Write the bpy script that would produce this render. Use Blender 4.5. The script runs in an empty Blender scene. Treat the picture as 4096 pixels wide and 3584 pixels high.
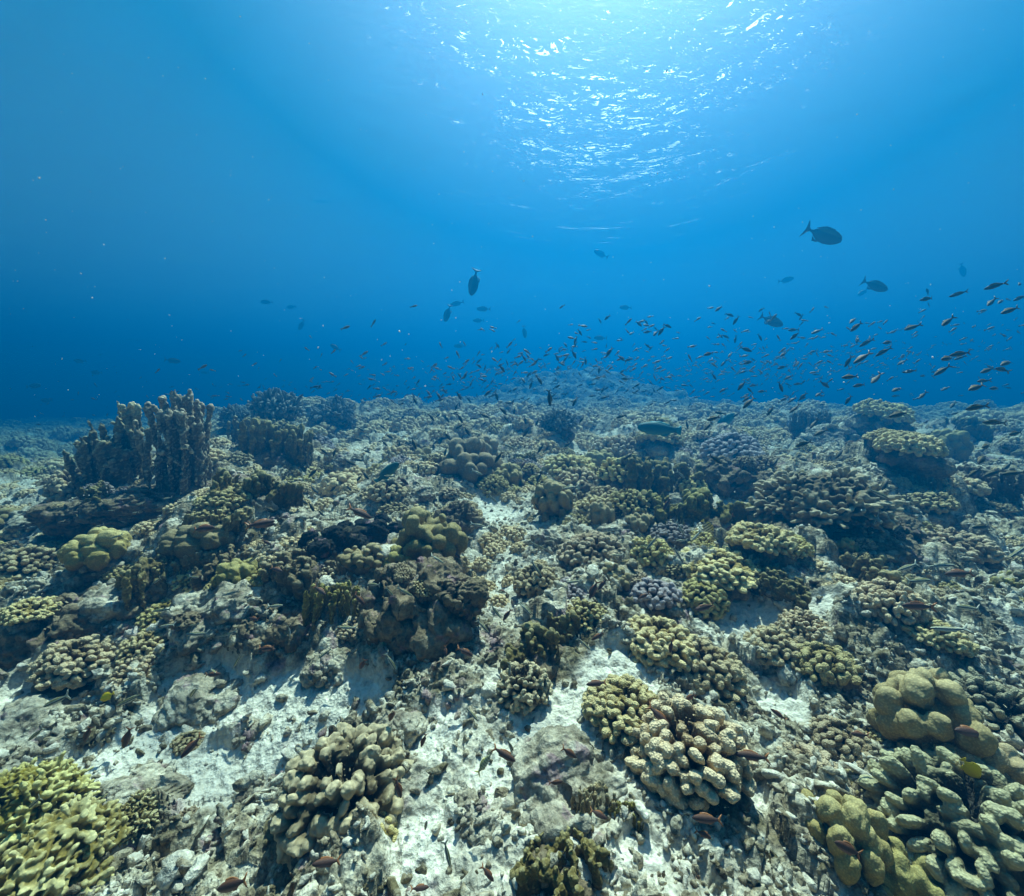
import bpy, bmesh, math, random
import numpy as np
from mathutils import Vector, Matrix, Euler
R = math.radians
random.seed(7)
rng = np.random.default_rng(7)
scene = bpy.context.scene
C = scene.collection

# ---------------------------------------------------------------- camera
FPX = 859.0                     # focal length in pixels of a 2048 x 1792 frame
PITCH = R(8.3)
cam_d = bpy.data.cameras.new('camera')
cam = bpy.data.objects.new('camera', cam_d)
C.objects.link(cam)
cam.location = (0, 0, 0)
cam.rotation_euler = (R(90) - PITCH, 0, 0)
cam_d.sensor_width = 36.0
cam_d.lens = 36.0 * FPX / 2048.0
cam_d.clip_start = 0.02
cam_d.clip_end = 500
scene.camera = cam

# ---------------------------------------------------------------- light
SUN_EL, SUN_AZ = R(57), R(13)     # azimuth clockwise from +Y (straight ahead)
world = bpy.data.worlds.new('World')
scene.world = world
world.use_nodes = True
wn = world.node_tree
bg = wn.nodes['Background']
sky = wn.nodes.new('ShaderNodeTexSky')
sky.sky_type = 'NISHITA'
sky.sun_disc = False
sky.sun_elevation = SUN_EL
sky.sun_rotation = SUN_AZ
wn.links.new(sky.outputs[0], bg.inputs[0])
bg.inputs[1].default_value = 0.05
sun_d = bpy.data.lights.new('sun', 'SUN')
sun_d.energy = 5.0
sun_d.angle = R(0.6)
sun_d.color = (1.0, 0.90, 0.76)
sun = bpy.data.objects.new('sun', sun_d)
C.objects.link(sun)
sdir = Vector((math.sin(SUN_AZ) * math.cos(SUN_EL), math.cos(SUN_AZ) * math.cos(SUN_EL), math.sin(SUN_EL)))
sun.rotation_euler = sdir.to_track_quat('Z', 'Y').to_euler()

scene.view_settings.view_transform = 'Standard'
scene.view_settings.look = 'None'
scene.view_settings.exposure = 1.58
scene.view_settings.gamma = 1.0
scene.cycles.use_denoising = True
scene.cycles.use_adaptive_sampling = True
scene.cycles.adaptive_threshold = 0.02
scene.cycles.max_bounces = 6
scene.cycles.diffuse_bounces = 1
scene.cycles.glossy_bounces = 2
scene.cycles.transmission_bounces = 3
scene.cycles.transparent_max_bounces = 8
scene.cycles.volume_bounces = 0
scene.cycles.sample_clamp_indirect = 4.0
SURF = 3.4                       # height of the sea surface over the camera
HALF = 45.0

# ---------------------------------------------------------------- noise
def _h(ix, iy, s):
    n = (ix.astype(np.int64) * 374761393 + iy.astype(np.int64) * 668265263 + s * 974634777) & 0x7fffffff
    n = ((n ^ (n >> 13)) * 1274126177) & 0x7fffffff
    n = ((n ^ (n >> 16)) * 2246822519) & 0x7fffffff
    return ((n ^ (n >> 15)) & 0xffffff) / float(0xffffff)

def vnoise(x, y, s=0):
    ix, iy = np.floor(x), np.floor(y)
    fx, fy = x - ix, y - iy
    u, v = fx * fx * (3 - 2 * fx), fy * fy * (3 - 2 * fy)
    a, b, c, d = _h(ix, iy, s), _h(ix + 1, iy, s), _h(ix, iy + 1, s), _h(ix + 1, iy + 1, s)
    return (a + (b - a) * u) * (1 - v) + (c + (d - c) * u) * v

def fbm(x, y, s=0, o=4, g=0.5):
    t, a, n = 0.0, 1.0, 0.0
    for k in range(o):
        t = t + a * (vnoise(x * 2 ** k + 17.3 * k, y * 2 ** k - 9.1 * k, s + k) - 0.5)
        n += a
        a *= g
    return t / n * 2

def worley(x, y, s=0):
    """distance to the nearest and second nearest of jittered points, and the nearest one's own random value"""
    ix, iy = np.floor(x), np.floor(y)
    d1 = np.full(np.shape(x), 9.0)
    d2 = d1.copy()
    rid = np.zeros(np.shape(x))
    for i in (-1, 0, 1):
        for j in (-1, 0, 1):
            cx, cy = ix + i, iy + j
            px, py = cx + _h(cx, cy, s), cy + _h(cx, cy, s + 51)
            d = np.hypot(px - x, py - y)
            m = d < d1
            d2 = np.where(m, d1, np.minimum(d2, d))
            rid = np.where(m, _h(cx, cy, s + 99), rid)
            d1 = np.where(m, d, d1)
    return d1, d2, rid

# ---------------------------------------------------------------- terrain height
def sstep(a, b, x):
    t = np.clip((x - a) / (b - a), 0, 1)
    return t * t * (3 - 2 * t)

def bump(x, y, cx, cy, rx, ry, p=1.0):
    return np.exp(-(((x - cx) / rx) ** 2 + ((y - cy) / ry) ** 2) ** p)

PY = [-60, -2, 0.5, 1.0, 2.0, 3.0, 5.0, 8.0, 12.0, 16.0, 22.0, 40.0, 100.0]
PZ = [-1.3, -1.25, -1.22, -1.20, -1.12, -1.0, -0.80, -0.72, -0.80, -1.0, -1.3, -2.3, -6.0]

def base_height(x, y):
    z = np.interp(y, PY, PZ)
    z = z - 0.75 * sstep(-0.45, -1.1, x / np.maximum(y, 2.0)) * sstep(3.3, 8, y)
    z = z + 1.35 * bump(x, y, 3.0, 17.0, 2.6, 3.0) + 0.5 * bump(x, y, 0.2, 18.0, 3.0, 2.5)
    z = z + 0.08 * bump(x, y, -3.6, 8.5, 2.2, 1.2)
    z = z + 0.18 * bump(x, y, -2.75, 3.6, 0.8, 0.5) + 0.24 * bump(x, y, -1.75, 2.35, 0.95, 0.38)
    z = z + 0.22 * bump(x, y, 2.6, 3.4, 0.9, 0.6)
    z = z + 0.12 * bump(x, y, -0.9, 2.0, 0.5, 0.3)
    z = z + 0.25 * bump(x, y, 12.5, 10.5, 3.0, 2.0) - 0.25 * sstep(0.3, 1.2, x / np.maximum(y, 2.0)) * sstep(6, 11, y)
    return z

def height(x, y):
    x = np.asarray(x, float); y = np.asarray(y, float)
    z = base_height(x, y)
    z = z + 0.20 * fbm(x * 0.9, y * 0.9, 3, 3)
    d1, d2, rid = worley(x * 1.25 + 0.3 * fbm(x * 2, y * 2, 61, 2), y * 1.25, 63)
    z = z + np.clip(1 - (d1 / 0.62) ** 2, 0, 1) * 0.26 * rid ** 1.5 * sstep(1.4, 2.6, y)
    return z

def height_fine(x, y):
    z = height(x, y)
    wx, wy = x + 0.06 * fbm(x * 5, y * 5, 31, 2), y + 0.06 * fbm(x * 5 + 9, y * 5, 37, 2)
    d1, d2, rid = worley(wx * 4.2, wy * 4.2, 5)
    lump = np.sqrt(np.clip(1 - (d1 / 0.75) ** 2, 0, 1)) * (0.02 + 0.09 * rid ** 2)
    d1, d2, rid = worley(wx * 11 + 3, wy * 11, 8)
    lump2 = np.sqrt(np.clip(1 - (d1 / 0.7) ** 2, 0, 1)) * 0.045 * rid
    k = 1 - 0.75 * sand_at(x, y)
    z = z + (lump + lump2) * k + 0.03 * fbm(x * 9, y * 9, 12, 3) * k
    d1, d2, rid = worley(x * 30, y * 30, 18)
    z = z + 0.012 * (0.6 - d1) * (0.35 + 0.65 * k) + 0.010 * fbm(x * 45, y * 45, 22, 2)
    return z

SAND = []        # (x, y, rx, ry) of the white sand pockets
def sand_at(x, y):
    w = 0.25 * fbm(x * 4, y * 4, 91, 3)
    s = 0.55 * sstep(0.12, 0.42, fbm(x * 1.3, y * 1.3, 77, 2) + w * 0.5)
    for a, b, rx, ry in SAND:
        s = np.maximum(s, sstep(0.35, 0.7, bump(x, y, a, b, rx, ry) + 1.5 * w))
    return s

ROCKS = []       # (x, y, foot z, half width, height) of the big rocks that carry other things
def top_at(x, y):
    z = height(x, y)
    for a, b, c, r, hh in ROCKS:
        q = 1 - ((x - a) ** 2 + (y - b) ** 2) / (r * r)
        z = np.maximum(z, np.where(q > 0, c + hh * np.sqrt(np.clip(q, 0, 1)), -99.0))
    return z

CP, SP = math.cos(PITCH), math.sin(PITCH)
def ray(px, py):
    a, b = (px - 1024.0) / FPX, -(py - 896.0) / FPX
    return Vector((a, CP + b * SP, -SP + b * CP))      # unnormalised: 1 unit = 1 m along the view axis
def ground_at(px, py, tmax=40.0):
    """where the sight line through a picture point meets the sea bed"""
    r = ray(px, py)
    t = np.linspace(0.4, tmax, 4000)
    x, y, z = r.x * t, r.y * t, r.z * t
    m = z < top_at(x, y)
    if not m.any():
        return None, None
    t0 = t[int(np.argmax(m))]
    return Vector((r.x * t0, r.y * t0, float(top_at(r.x * t0, r.y * t0)))), t0

for _px, _py, _w, _h2 in ((1235, 1345, 110, 45), (1150, 1430, 110, 60), (1090, 1480, 90, 50), (1010, 1380, 60, 40), (420, 1420, 150, 60), (560, 1400, 90, 40), (200, 1560, 200, 70), (330, 1500, 120, 50),
                         (60, 1640, 120, 60), (840, 1700, 90, 80), (560, 1500, 120, 60), (700, 1420, 110, 40), (1010, 1560, 90, 70), (1500, 1250, 120, 40), (1480, 1180, 60, 25), (1330, 1260, 40, 25),
                         (990, 1030, 60, 30), (1290, 1740, 70, 60), (430, 1560, 120, 60), (90, 1400, 120, 40), (870, 1480, 80, 60), (1560, 1420, 60, 30), (1500, 1600, 40, 40), (1000, 1180, 50, 25), (300, 1060, 90, 15), (1640, 1220, 60, 20)):
    _p, _t = ground_at(_px, _py)
    SAND.append((_p.x, _p.y, _w / FPX * _t, _h2 / FPX * _t * _t / 0.95 if _t < 3 else _h2 / FPX * _t * 2.2))

# ---------------------------------------------------------------- node helpers
class NT:
    def __init__(s, name, kind='mat'):
        s.m = bpy.data.materials.new(name)
        s.m.use_nodes = True
        s.t = s.m.node_tree
        s.t.nodes.clear()
        s.out = s.t.nodes.new('ShaderNodeOutputMaterial')
    def n(s, typ, **kw):
        nd = s.t.nodes.new('ShaderNode' + typ)
        ins = kw.pop('ins', {})
        for k, v in kw.items():
            setattr(nd, k, v)
        for k, v in ins.items():
            s.set(nd, k, v)
        return nd
    def set(s, nd, k, v):
        if isinstance(v, bpy.types.NodeSocket):
            s.t.links.new(v, nd.inputs[k])
        else:
            nd.inputs[k].default_value = v
    def ramp(s, fac, stops):
        r = s.n('ValToRGB')
        s.t.links.new(fac, r.inputs[0])
        e = r.color_ramp.elements
        while len(e) < len(stops):
            e.new(0.5)
        for k, (p, c) in enumerate(stops):
            e[k].position = p
            e[k].color = (c, c, c, 1) if isinstance(c, (int, float)) else (*c, 1)
        return r.outputs[0]
    def mix(s, f, a, b, mode='MIX'):
        m = s.n('Mix', data_type='RGBA', blend_type=mode)
        s.set(m, 0, f)
        for k, v in ((6, a), (7, b)):
            s.set(m, k, v if isinstance(v, bpy.types.NodeSocket) else (*v, 1))
        return m.outputs[2]
    def math(s, op, a, b=0.0, c=0.0):
        m = s.n('Math', operation=op)
        for k, v in enumerate((a, b, c)):
            s.set(m, k, v)
        return m.outputs[0]
    def noise(s, vec, scale, detail=3, rough=0.5, dist=0.0):
        n_ = s.n('TexNoise', ins={'Scale': scale, 'Detail': detail, 'Roughness': rough, 'Distortion': dist})
        s.t.links.new(vec, n_.inputs['Vector'])
        return n_.outputs[0]
    def voro(s, vec, scale, feature='F1', out=0):
        n_ = s.n('TexVoronoi', feature=feature, ins={'Scale': scale})
        s.t.links.new(vec, n_.inputs['Vector'])
        return n_.outputs[out]
    def bump(s, h, strength, dist, normal=None):
        b = s.n('Bump', ins={'Strength': strength, 'Distance': dist, 'Height': h})
        if normal is not None:
            s.t.links.new(normal, b.inputs['Normal'])
        return b.outputs[0]
    def surf(s, sh):
        s.t.links.new(sh, s.out.inputs['Surface'])

def mesh_from(name, V, F, smooth=True, mat=None):
    """V (n,3) array, F (m,4) or (m,3) int array"""
    me = bpy.data.meshes.new(name)
    V = np.asarray(V, np.float32); F = np.asarray(F, np.int32)
    k = F.shape[1]
    me.vertices.add(len(V)); me.vertices.foreach_set('co', V.ravel())
    me.loops.add(F.size); me.loops.foreach_set('vertex_index', F.ravel())
    me.polygons.add(len(F))
    me.polygons.foreach_set('loop_start', np.arange(0, F.size, k, dtype=np.int32))
    me.polygons.foreach_set('loop_total', np.full(len(F), k, np.int32))
    me.polygons.foreach_set('use_smooth', np.full(len(F), smooth))
    me.update(calc_edges=True)
    if mat is not None:
        me.materials.append(mat)
    return me

def grid_faces(nu, nv, wrap=False):
    i = np.arange(nu - 1)[:, None]; j = np.arange(nv if wrap else nv - 1)[None, :]
    j2 = (j + 1) % nv
    return np.stack([i * nv + j, i * nv + j2, (i + 1) * nv + j2, (i + 1) * nv + j], -1).reshape(-1, 4)

def link(name, me, parent=None, kind=None, label=None, cat=None, group=None, loc=None):
    o = bpy.data.objects.new(name, me)
    C.objects.link(o)
    if parent is not None: o.parent = parent
    if loc is not None: o.location = loc
    tag(o, label, cat, group, kind)
    return o
def tag(o, label=None, cat=None, group=None, kind=None):
    if label: o['label'] = label
    if cat: o['category'] = cat
    if group: o['group'] = group
    if kind: o['kind'] = kind
    return o

def warp_axis(n, lim, p):
    t = np.linspace(-1, 1, n)
    return lim * (0.12 * t + 0.88 * np.sign(t) * np.abs(t) ** p)

# ---------------------------------------------------------------- the sea surface, seen from below
def build_surface():
    nx = ny = 700
    ax = warp_axis(nx, HALF - 0.3, 2.4)
    X, Y = np.meshgrid(ax, warp_axis(ny, HALF - 0.3, 2.4) , indexing='ij')
    Y = Y + 3.0 * (1 - (Y / HALF) ** 2)
    w = np.zeros_like(X)
    rg = np.random.default_rng(5)
    for k in range(40):
        lam = 0.32 * 1.07 ** k
        if lam > 4.5: break
        th = R(84) + rg.normal(0, 0.75)
        kx, ky = math.cos(th) * 2 * math.pi / lam, math.sin(th) * 2 * math.pi / lam
        ph = rg.uniform(0, 6.28)
        mod = 0.35 + 1.3 * vnoise(X / (lam * 4) + k * 7, Y / (lam * 4), 200 + k)
        s = np.sin(kx * X + ky * Y + ph + 1.2 * vnoise(X / lam / 2, Y / lam / 2, 300 + k))
        w += 0.0055 * lam ** 0.7 * mod * s
    Z = SURF + w
    m = NT('sea_surface_water')
    geo = m.n('NewGeometry').outputs['Position']
    mp = m.n('Mapping', ins={'Scale': (1.0, 2.2, 1.0)}); m.t.links.new(geo, mp.inputs[0])
    n1 = m.noise(mp.outputs[0], 4.0, 3, 0.5, 0.4)
    upn = m.n('CombineXYZ', ins={0: 0.0, 1: 0.0, 2: -1.0}).outputs[0]
    soft = m.n('BsdfRefraction', ins={'Color': (1, 1, 1, 1), 'Roughness': 0.9, 'IOR': 1.33, 'Normal': m.bump(n1, 1.0, 0.012, upn)})
    mp2 = m.n('Mapping', ins={'Scale': (1.0, 1.6, 1.0)}); m.t.links.new(geo, mp2.inputs[0])
    n2 = m.noise(mp2.outputs[0], 4.5, 2, 0.5, 0.6)
    glint = m.n('BsdfRefraction', ins={'Color': (1, 1, 1, 1), 'Roughness': 0.25, 'IOR': 1.33, 'Normal': m.bump(n2, 1.0, 0.34)})
    tr = m.n('BsdfTransparent', ins={'Color': (0.95, 0.98, 1.0, 1)})
    # beyond the critical angle the surface mirrors the water below it
    dt = m.n('VectorMath', operation='DOT_PRODUCT')
    gg = m.n('NewGeometry'); m.t.links.new(gg.outputs['Incoming'], dt.inputs[0]); m.t.links.new(gg.outputs['Normal'], dt.inputs[1])
    cs = m.math('ABSOLUTE', dt.outputs['Value'])
    sz = m.n('SeparateXYZ'); m.t.links.new(gg.outputs['Incoming'], sz.inputs[0])
    cs = m.math('ADD', m.math('MULTIPLY', cs, 0.35), m.math('MULTIPLY', m.math('ABSOLUTE', sz.outputs[2]), 0.65))
    tir = m.ramp(cs, [(0.0, 0.97), (0.66, 0.93), (0.815, 0.0)])
    gl = m.n('BsdfGlossy', ins={'Color': (0.12, 0.80, 1, 1), 'Roughness': 0.45, 'Normal': upn})
    def mixsh(f, p, q):
        x = m.n('MixShader', ins={0: f}); m.t.links.new(p, x.inputs[1]); m.t.links.new(q, x.inputs[2]); return x.outputs[0]
    sh = mixsh(tir, tr.outputs[0], gl.outputs[0])
    sh = mixsh(0.032, sh, soft.outputs[0])
    sh = mixsh(0.0011, sh, glint.outputs[0])
    m.surf(sh)
    me = mesh_from('water_surface', np.stack([X, Y, Z], -1).reshape(-1, 3), grid_faces(nx, ny), True, m.m)
    link('water_surface', me, kind='structure')
build_surface()

def build_haze():
    m = NT('water_body')
    v = m.n('VolumePrincipled', ins={'Color': (0.0, 0.140, 0.38, 1), 'Density': 0.162, 'Anisotropy': 0.52,
                                     'Absorption Color': (0.0, 0.14, 0.36, 1)})
    m.t.links.new(v.outputs[0], m.out.inputs['Volume'])
    z0, z1 = -12.0, SURF + 0.5
    V = [(x, y, z) for x in (-HALF, HALF) for y in (-HALF, HALF) for z in (z0, z1)]
    F = [(0, 1, 3, 2), (4, 6, 7, 5), (0, 4, 5, 1), (2, 3, 7, 6), (0, 2, 6, 4), (1, 5, 7, 3)]
    me = mesh_from('haze', V, F, False, m.m)
    o = link('haze', me, kind='stuff')
build_haze()

# ---------------------------------------------------------------- materials
def principled(m, col, rough=0.85, spec=0.25, normal=None, sss=None):
    p = m.n('BsdfPrincipled', ins={'Base Color': col if isinstance(col, bpy.types.NodeSocket) else (*col, 1), 'Roughness': rough, 'Specular IOR Level': spec})
    if normal is not None:
        m.t.links.new(normal, p.inputs['Normal'])
    m.surf(p.outputs[0])
    return p

def mat_seabed():
    m = NT('seabed_sand_and_rubble')
    g = m.n('NewGeometry').outputs['Position']
    big = m.noise(g, 1.6, 4, 0.6, 0.3)
    mid = m.noise(g, 9, 5, 0.65, 0.2)
    fine = m.noise(g, 60, 4, 0.7)
    v1 = m.voro(g, 34)
    v2 = m.voro(g, 95)
    base = m.ramp(mid, [(0.35, (0.18, 0.135, 0.08)), (0.46, (0.44, 0.36, 0.23)), (0.56, (0.72, 0.63, 0.45)), (0.73, (0.86, 0.78, 0.60))])
    algae = m.ramp(m.noise(g, 5.5, 5, 0.7, 0.6), [(0.50, 0.0), (0.62, 1.0)])
    pink = m.ramp(m.noise(g, 7.3, 4, 0.6, 0.4), [(0.60, 0.0), (0.68, 0.75)])
    c = m.mix(algae, base, (0.16, 0.125, 0.06))
    c = m.mix(pink, c, (0.36, 0.22, 0.23))
    sa = m.n('Attribute', attribute_name='sand').outputs['Fac']
    grain = m.ramp(fine, [(0.30, (0.66, 0.59, 0.45)), (0.60, (0.90, 0.83, 0.67))])
    sp = m.ramp(fine, [(0.36, 0.25), (0.56, 1.0)])
    c = m.mix(0.75, c, sp, 'MULTIPLY')
    pits = m.ramp(v2, [(0.10, 0.35), (0.32, 1.0)])
    c = m.mix(0.5, c, pits, 'MULTIPLY')
    c = m.mix(m.math('MULTIPLY', sa, 0.78), c, grain)
    h = m.math('ADD', m.math('MULTIPLY', fine, 0.8), m.math('ADD', m.math('MULTIPLY', v1, 0.7), m.math('MULTIPLY', v2, 0.35)))
    principled(m, c, 0.95, 0.1, m.bump(h, 0.9, 0.012))
    return m.m

def mat_coral(name, low, high, pale, verr=170.0, bump_d=0.005, patch=None):
    m = NT(name)
    tc = m.n('TexCoord').outputs['Object']
    oi = m.n('ObjectInfo')
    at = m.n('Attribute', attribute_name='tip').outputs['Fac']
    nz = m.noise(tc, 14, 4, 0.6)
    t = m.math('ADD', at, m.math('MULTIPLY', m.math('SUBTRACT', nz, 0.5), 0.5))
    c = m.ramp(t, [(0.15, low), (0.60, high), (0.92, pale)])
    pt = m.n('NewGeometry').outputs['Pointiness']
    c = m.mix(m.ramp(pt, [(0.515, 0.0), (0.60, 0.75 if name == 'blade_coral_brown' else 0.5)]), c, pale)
    hue = m.n('HueSaturation', ins={'Hue': m.math('MULTIPLY_ADD', oi.outputs['Random'], 0.03, 0.482), 'Saturation': m.math('MULTIPLY_ADD', oi.outputs['Random'], 0.3, 0.95),
                                    'Value': m.math('MULTIPLY_ADD', m.math('FRACT', m.math('MULTIPLY', oi.outputs['Random'], 7.3)), 0.5, 0.75), 'Color': c})
    c = hue.outputs[0]
    dead = m.ramp(m.noise(tc, 5.0, 5, 0.65, 0.5), [(0.61, 0.0), (0.69, 0.8)])
    c = m.mix(dead, c, patch or (0.17, 0.12, 0.10))
    vr = m.voro(tc, verr)
    c = m.mix(0.6, c, m.ramp(vr, [(0.0, 1.25), (0.6, 0.45)]), 'MULTIPLY')
    h = m.math('MULTIPLY', vr, -1.0)
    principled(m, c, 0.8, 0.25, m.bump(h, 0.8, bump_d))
    return m.m

def mat_rock(name, cols, sc=1.0):
    m = NT(name)
    tc = m.n('NewGeometry').outputs['Position']
    oi = m.n('ObjectInfo').outputs['Random']
    ad = m.n('VectorMath', operation='ADD'); m.t.links.new(tc, ad.inputs[0])
    cb = m.n('CombineXYZ', ins={0: m.math('MULTIPLY', oi, 31.0), 1: m.math('MULTIPLY', oi, 17.0)})
    m.t.links.new(cb.outputs[0], ad.inputs[1]); v = ad.outputs[0]
    a = m.noise(v, 9 * sc, 5, 0.65, 0.3)
    c = m.ramp(a, [(0.28, cols[0]), (0.46, cols[1]), (0.60, cols[2]), (0.74, cols[3])])
    p = m.ramp(m.noise(v, 13 * sc, 4, 0.6, 0.5), [(0.58, 0.0), (0.66, 0.7)])
    c = m.mix(p, c, (0.33, 0.19, 0.21))
    al = m.ramp(m.noise(v, 6 * sc, 5, 0.7, 0.6), [(0.52, 0.0), (0.66, 0.85)])
    c = m.mix(al, c, (0.15, 0.12, 0.06))
    f = m.noise(v, 70 * sc, 4, 0.7)
    c = m.mix(0.7, c, m.ramp(f, [(0.36, 0.3), (0.58, 1.0)]), 'MULTIPLY')
    v1 = m.voro(v, 45 * sc)
    principled(m, c, 0.92, 0.15, m.bump(m.math('ADD', f, m.math('MULTIPLY', v1, 0.8)), 0.9, 0.010))
    return m.m

M = {}
M['seabed'] = mat_seabed()
M['cauli'] = mat_coral('cauliflower_coral_tan', (0.11, 0.075, 0.03), (0.34, 0.24, 0.09), (0.80, 0.64, 0.34))
M['cauli_pink'] = mat_coral('cauliflower_coral_dusky', (0.09, 0.06, 0.05), (0.26, 0.19, 0.16), (0.50, 0.42, 0.38))
M['cauli_dead'] = mat_coral('overgrown_branch_coral', (0.08, 0.06, 0.035), (0.20, 0.15, 0.085), (0.58, 0.47, 0.30), 60, 0.006, (0.30, 0.18, 0.19))
M['fire'] = mat_coral('fire_coral_mustard', (0.09, 0.065, 0.02), (0.25, 0.185, 0.06), (0.70, 0.60, 0.32), 120, 0.0015)
M['bladed'] = mat_coral('blade_coral_brown', (0.09, 0.065, 0.03), (0.22, 0.165, 0.08), (0.85, 0.75, 0.48), 120, 0.0015)
M['finger'] = mat_coral('finger_coral_dark', (0.05, 0.045, 0.035), (0.12, 0.10, 0.06), (0.62, 0.54, 0.36))
M['thicket'] = mat_coral('thicket_coral_dark', (0.05, 0.045, 0.035), (0.14, 0.13, 0.10), (0.34, 0.33, 0.26), 60, 0.004)
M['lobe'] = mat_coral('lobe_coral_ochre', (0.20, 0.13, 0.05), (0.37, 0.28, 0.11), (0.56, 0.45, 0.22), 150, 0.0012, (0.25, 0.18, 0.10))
M['rock'] = mat_rock('reef_rock', [(0.16, 0.12, 0.08), (0.42, 0.35, 0.24), (0.70, 0.61, 0.44), (0.84, 0.76, 0.58)])
M['rock_brown'] = mat_rock('reef_rock_overgrown', [(0.10, 0.07, 0.04), (0.22, 0.16, 0.09), (0.36, 0.27, 0.16), (0.54, 0.43, 0.28)])
M['sponge'] = mat_rock('black_sponge', [(0.012, 0.012, 0.01), (0.018, 0.018, 0.014), (0.025, 0.024, 0.018), (0.035, 0.033, 0.024)])

# ---------------------------------------------------------------- the sea floor: one sheet, finest in front
def build_floor():
    th1 = np.linspace(-R(60), R(60), 1500)
    th2 = np.linspace(R(60), R(300), 140)[1:-1]
    th = np.concatenate([th1, th2])
    r = np.concatenate([[0.01, 0.1, 0.2, 0.3, 0.4], np.geomspace(0.5, HALF - 1, 960)])
    RR, TT = np.meshgrid(r, th, indexing='ij')
    X, Y = RR * np.sin(TT), RR * np.cos(TT)
    Z = height_fine(X, Y)
    me = mesh_from('sea_floor', np.stack([X, Y, Z], -1).reshape(-1, 3), grid_faces(len(r), len(th), wrap=True), True, M['seabed'])
    sa = me.attributes.new('sand', 'FLOAT', 'POINT')
    sa.data.foreach_set('value', sand_at(X, Y).astype(np.float32).ravel())
    link('sea_floor', me, kind='structure')
build_floor()

# ---------------------------------------------------------------- coral, rock and sponge shapes (each built once, in metres, about 0.3 m wide)
def basis(d, spin):
    d = d / np.linalg.norm(d, axis=1, keepdims=True)
    up = np.where(np.abs(d[:, 2:3]) > 0.9, [[1.0, 0, 0]], [[0, 0, 1.0]])
    u = np.cross(up, d); u /= np.linalg.norm(u, axis=1, keepdims=True)
    v = np.cross(d, u)
    c, s = np.cos(spin)[:, None], np.sin(spin)[:, None]
    return u * c + v * s, v * c - u * s, d

PROF = np.array([(0.0, 0.55), (0.35, 0.70), (0.60, 0.88), (0.78, 1.0), (0.90, 0.94), (0.97, 0.70), (1.0, 0.36), (1.005, 0.0)])
PROF_LOW = np.array([(0.3, 0.65), (0.72, 1.0), (0.93, 0.72), (1.0, 0.0)])
def nubs_mesh(P0, D, L, A, B, spin, rg, seg=10, prof=PROF, jit=0.08, bend=0.0):
    """capsule-like branches: roots P0, directions D, lengths L, half widths A and B"""
    n, k = len(P0), len(prof)
    U, W, D = basis(D, spin)
    ang = np.linspace(0, 2 * np.pi, seg, endpoint=False)
    t, pr = prof[:, 0], prof[:, 1]
    rad = pr[None, :, None] * (1 + jit * rg.standard_normal((n, k, seg)))
    ax = rad * np.cos(ang)[None, None, :] * A[:, None, None]
    ay = rad * np.sin(ang)[None, None, :] * B[:, None, None]
    lobes = 1 + 0.10 * np.cos(2 * ang)[None, None, :] * rg.standard_normal((n, 1, 1))
    az = t[None, :, None] * L[:, None, None] * np.where(t > 0.8, lobes, 1.0 + 0 * lobes) if False else t[None, :, None] * L[:, None, None] * np.ones((n, k, seg))
    az = az + (rg.standard_normal((n, k, seg)) * 0.015) * L[:, None, None] * (t[None, :, None] > 0.5)
    bo = rg.standard_normal((n, 3)) * bend
    V = P0[:, None, None, :] + ax[..., None] * U[:, None, None, :] + ay[..., None] * W[:, None, None, :] + az[..., None] * D[:, None, None, :] \
        + (t ** 2)[None, :, None, None] * bo[:, None, None, :] * L[:, None, None, None]
    F = grid_faces(k, seg, wrap=True)
    F = (F[None] + (np.arange(n) * k * seg)[:, None, None]).reshape(-1, 4)
    tip = np.broadcast_to(t[None, :, None], (n, k, seg)).reshape(-1)
    return V.reshape(-1, 3), F, tip

def with_tip(me, tip):
    a = me.attributes.new('tip', 'FLOAT', 'POINT')
    a.data.foreach_set('value', np.asarray(tip, np.float32))
    return me

def dome_dirs(n, low, rg):
    i = np.arange(n) + 0.5
    z = 1 - (1 - low) * i / n
    ph = i * 2.399963
    s = np.sqrt(np.clip(1 - z * z, 0, 1))
    D = np.stack([s * np.cos(ph), s * np.sin(ph), z], -1)
    D += rg.standard_normal(D.shape) * 0.42 / math.sqrt(n)
    return D / np.linalg.norm(D, axis=1, keepdims=True)

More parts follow.
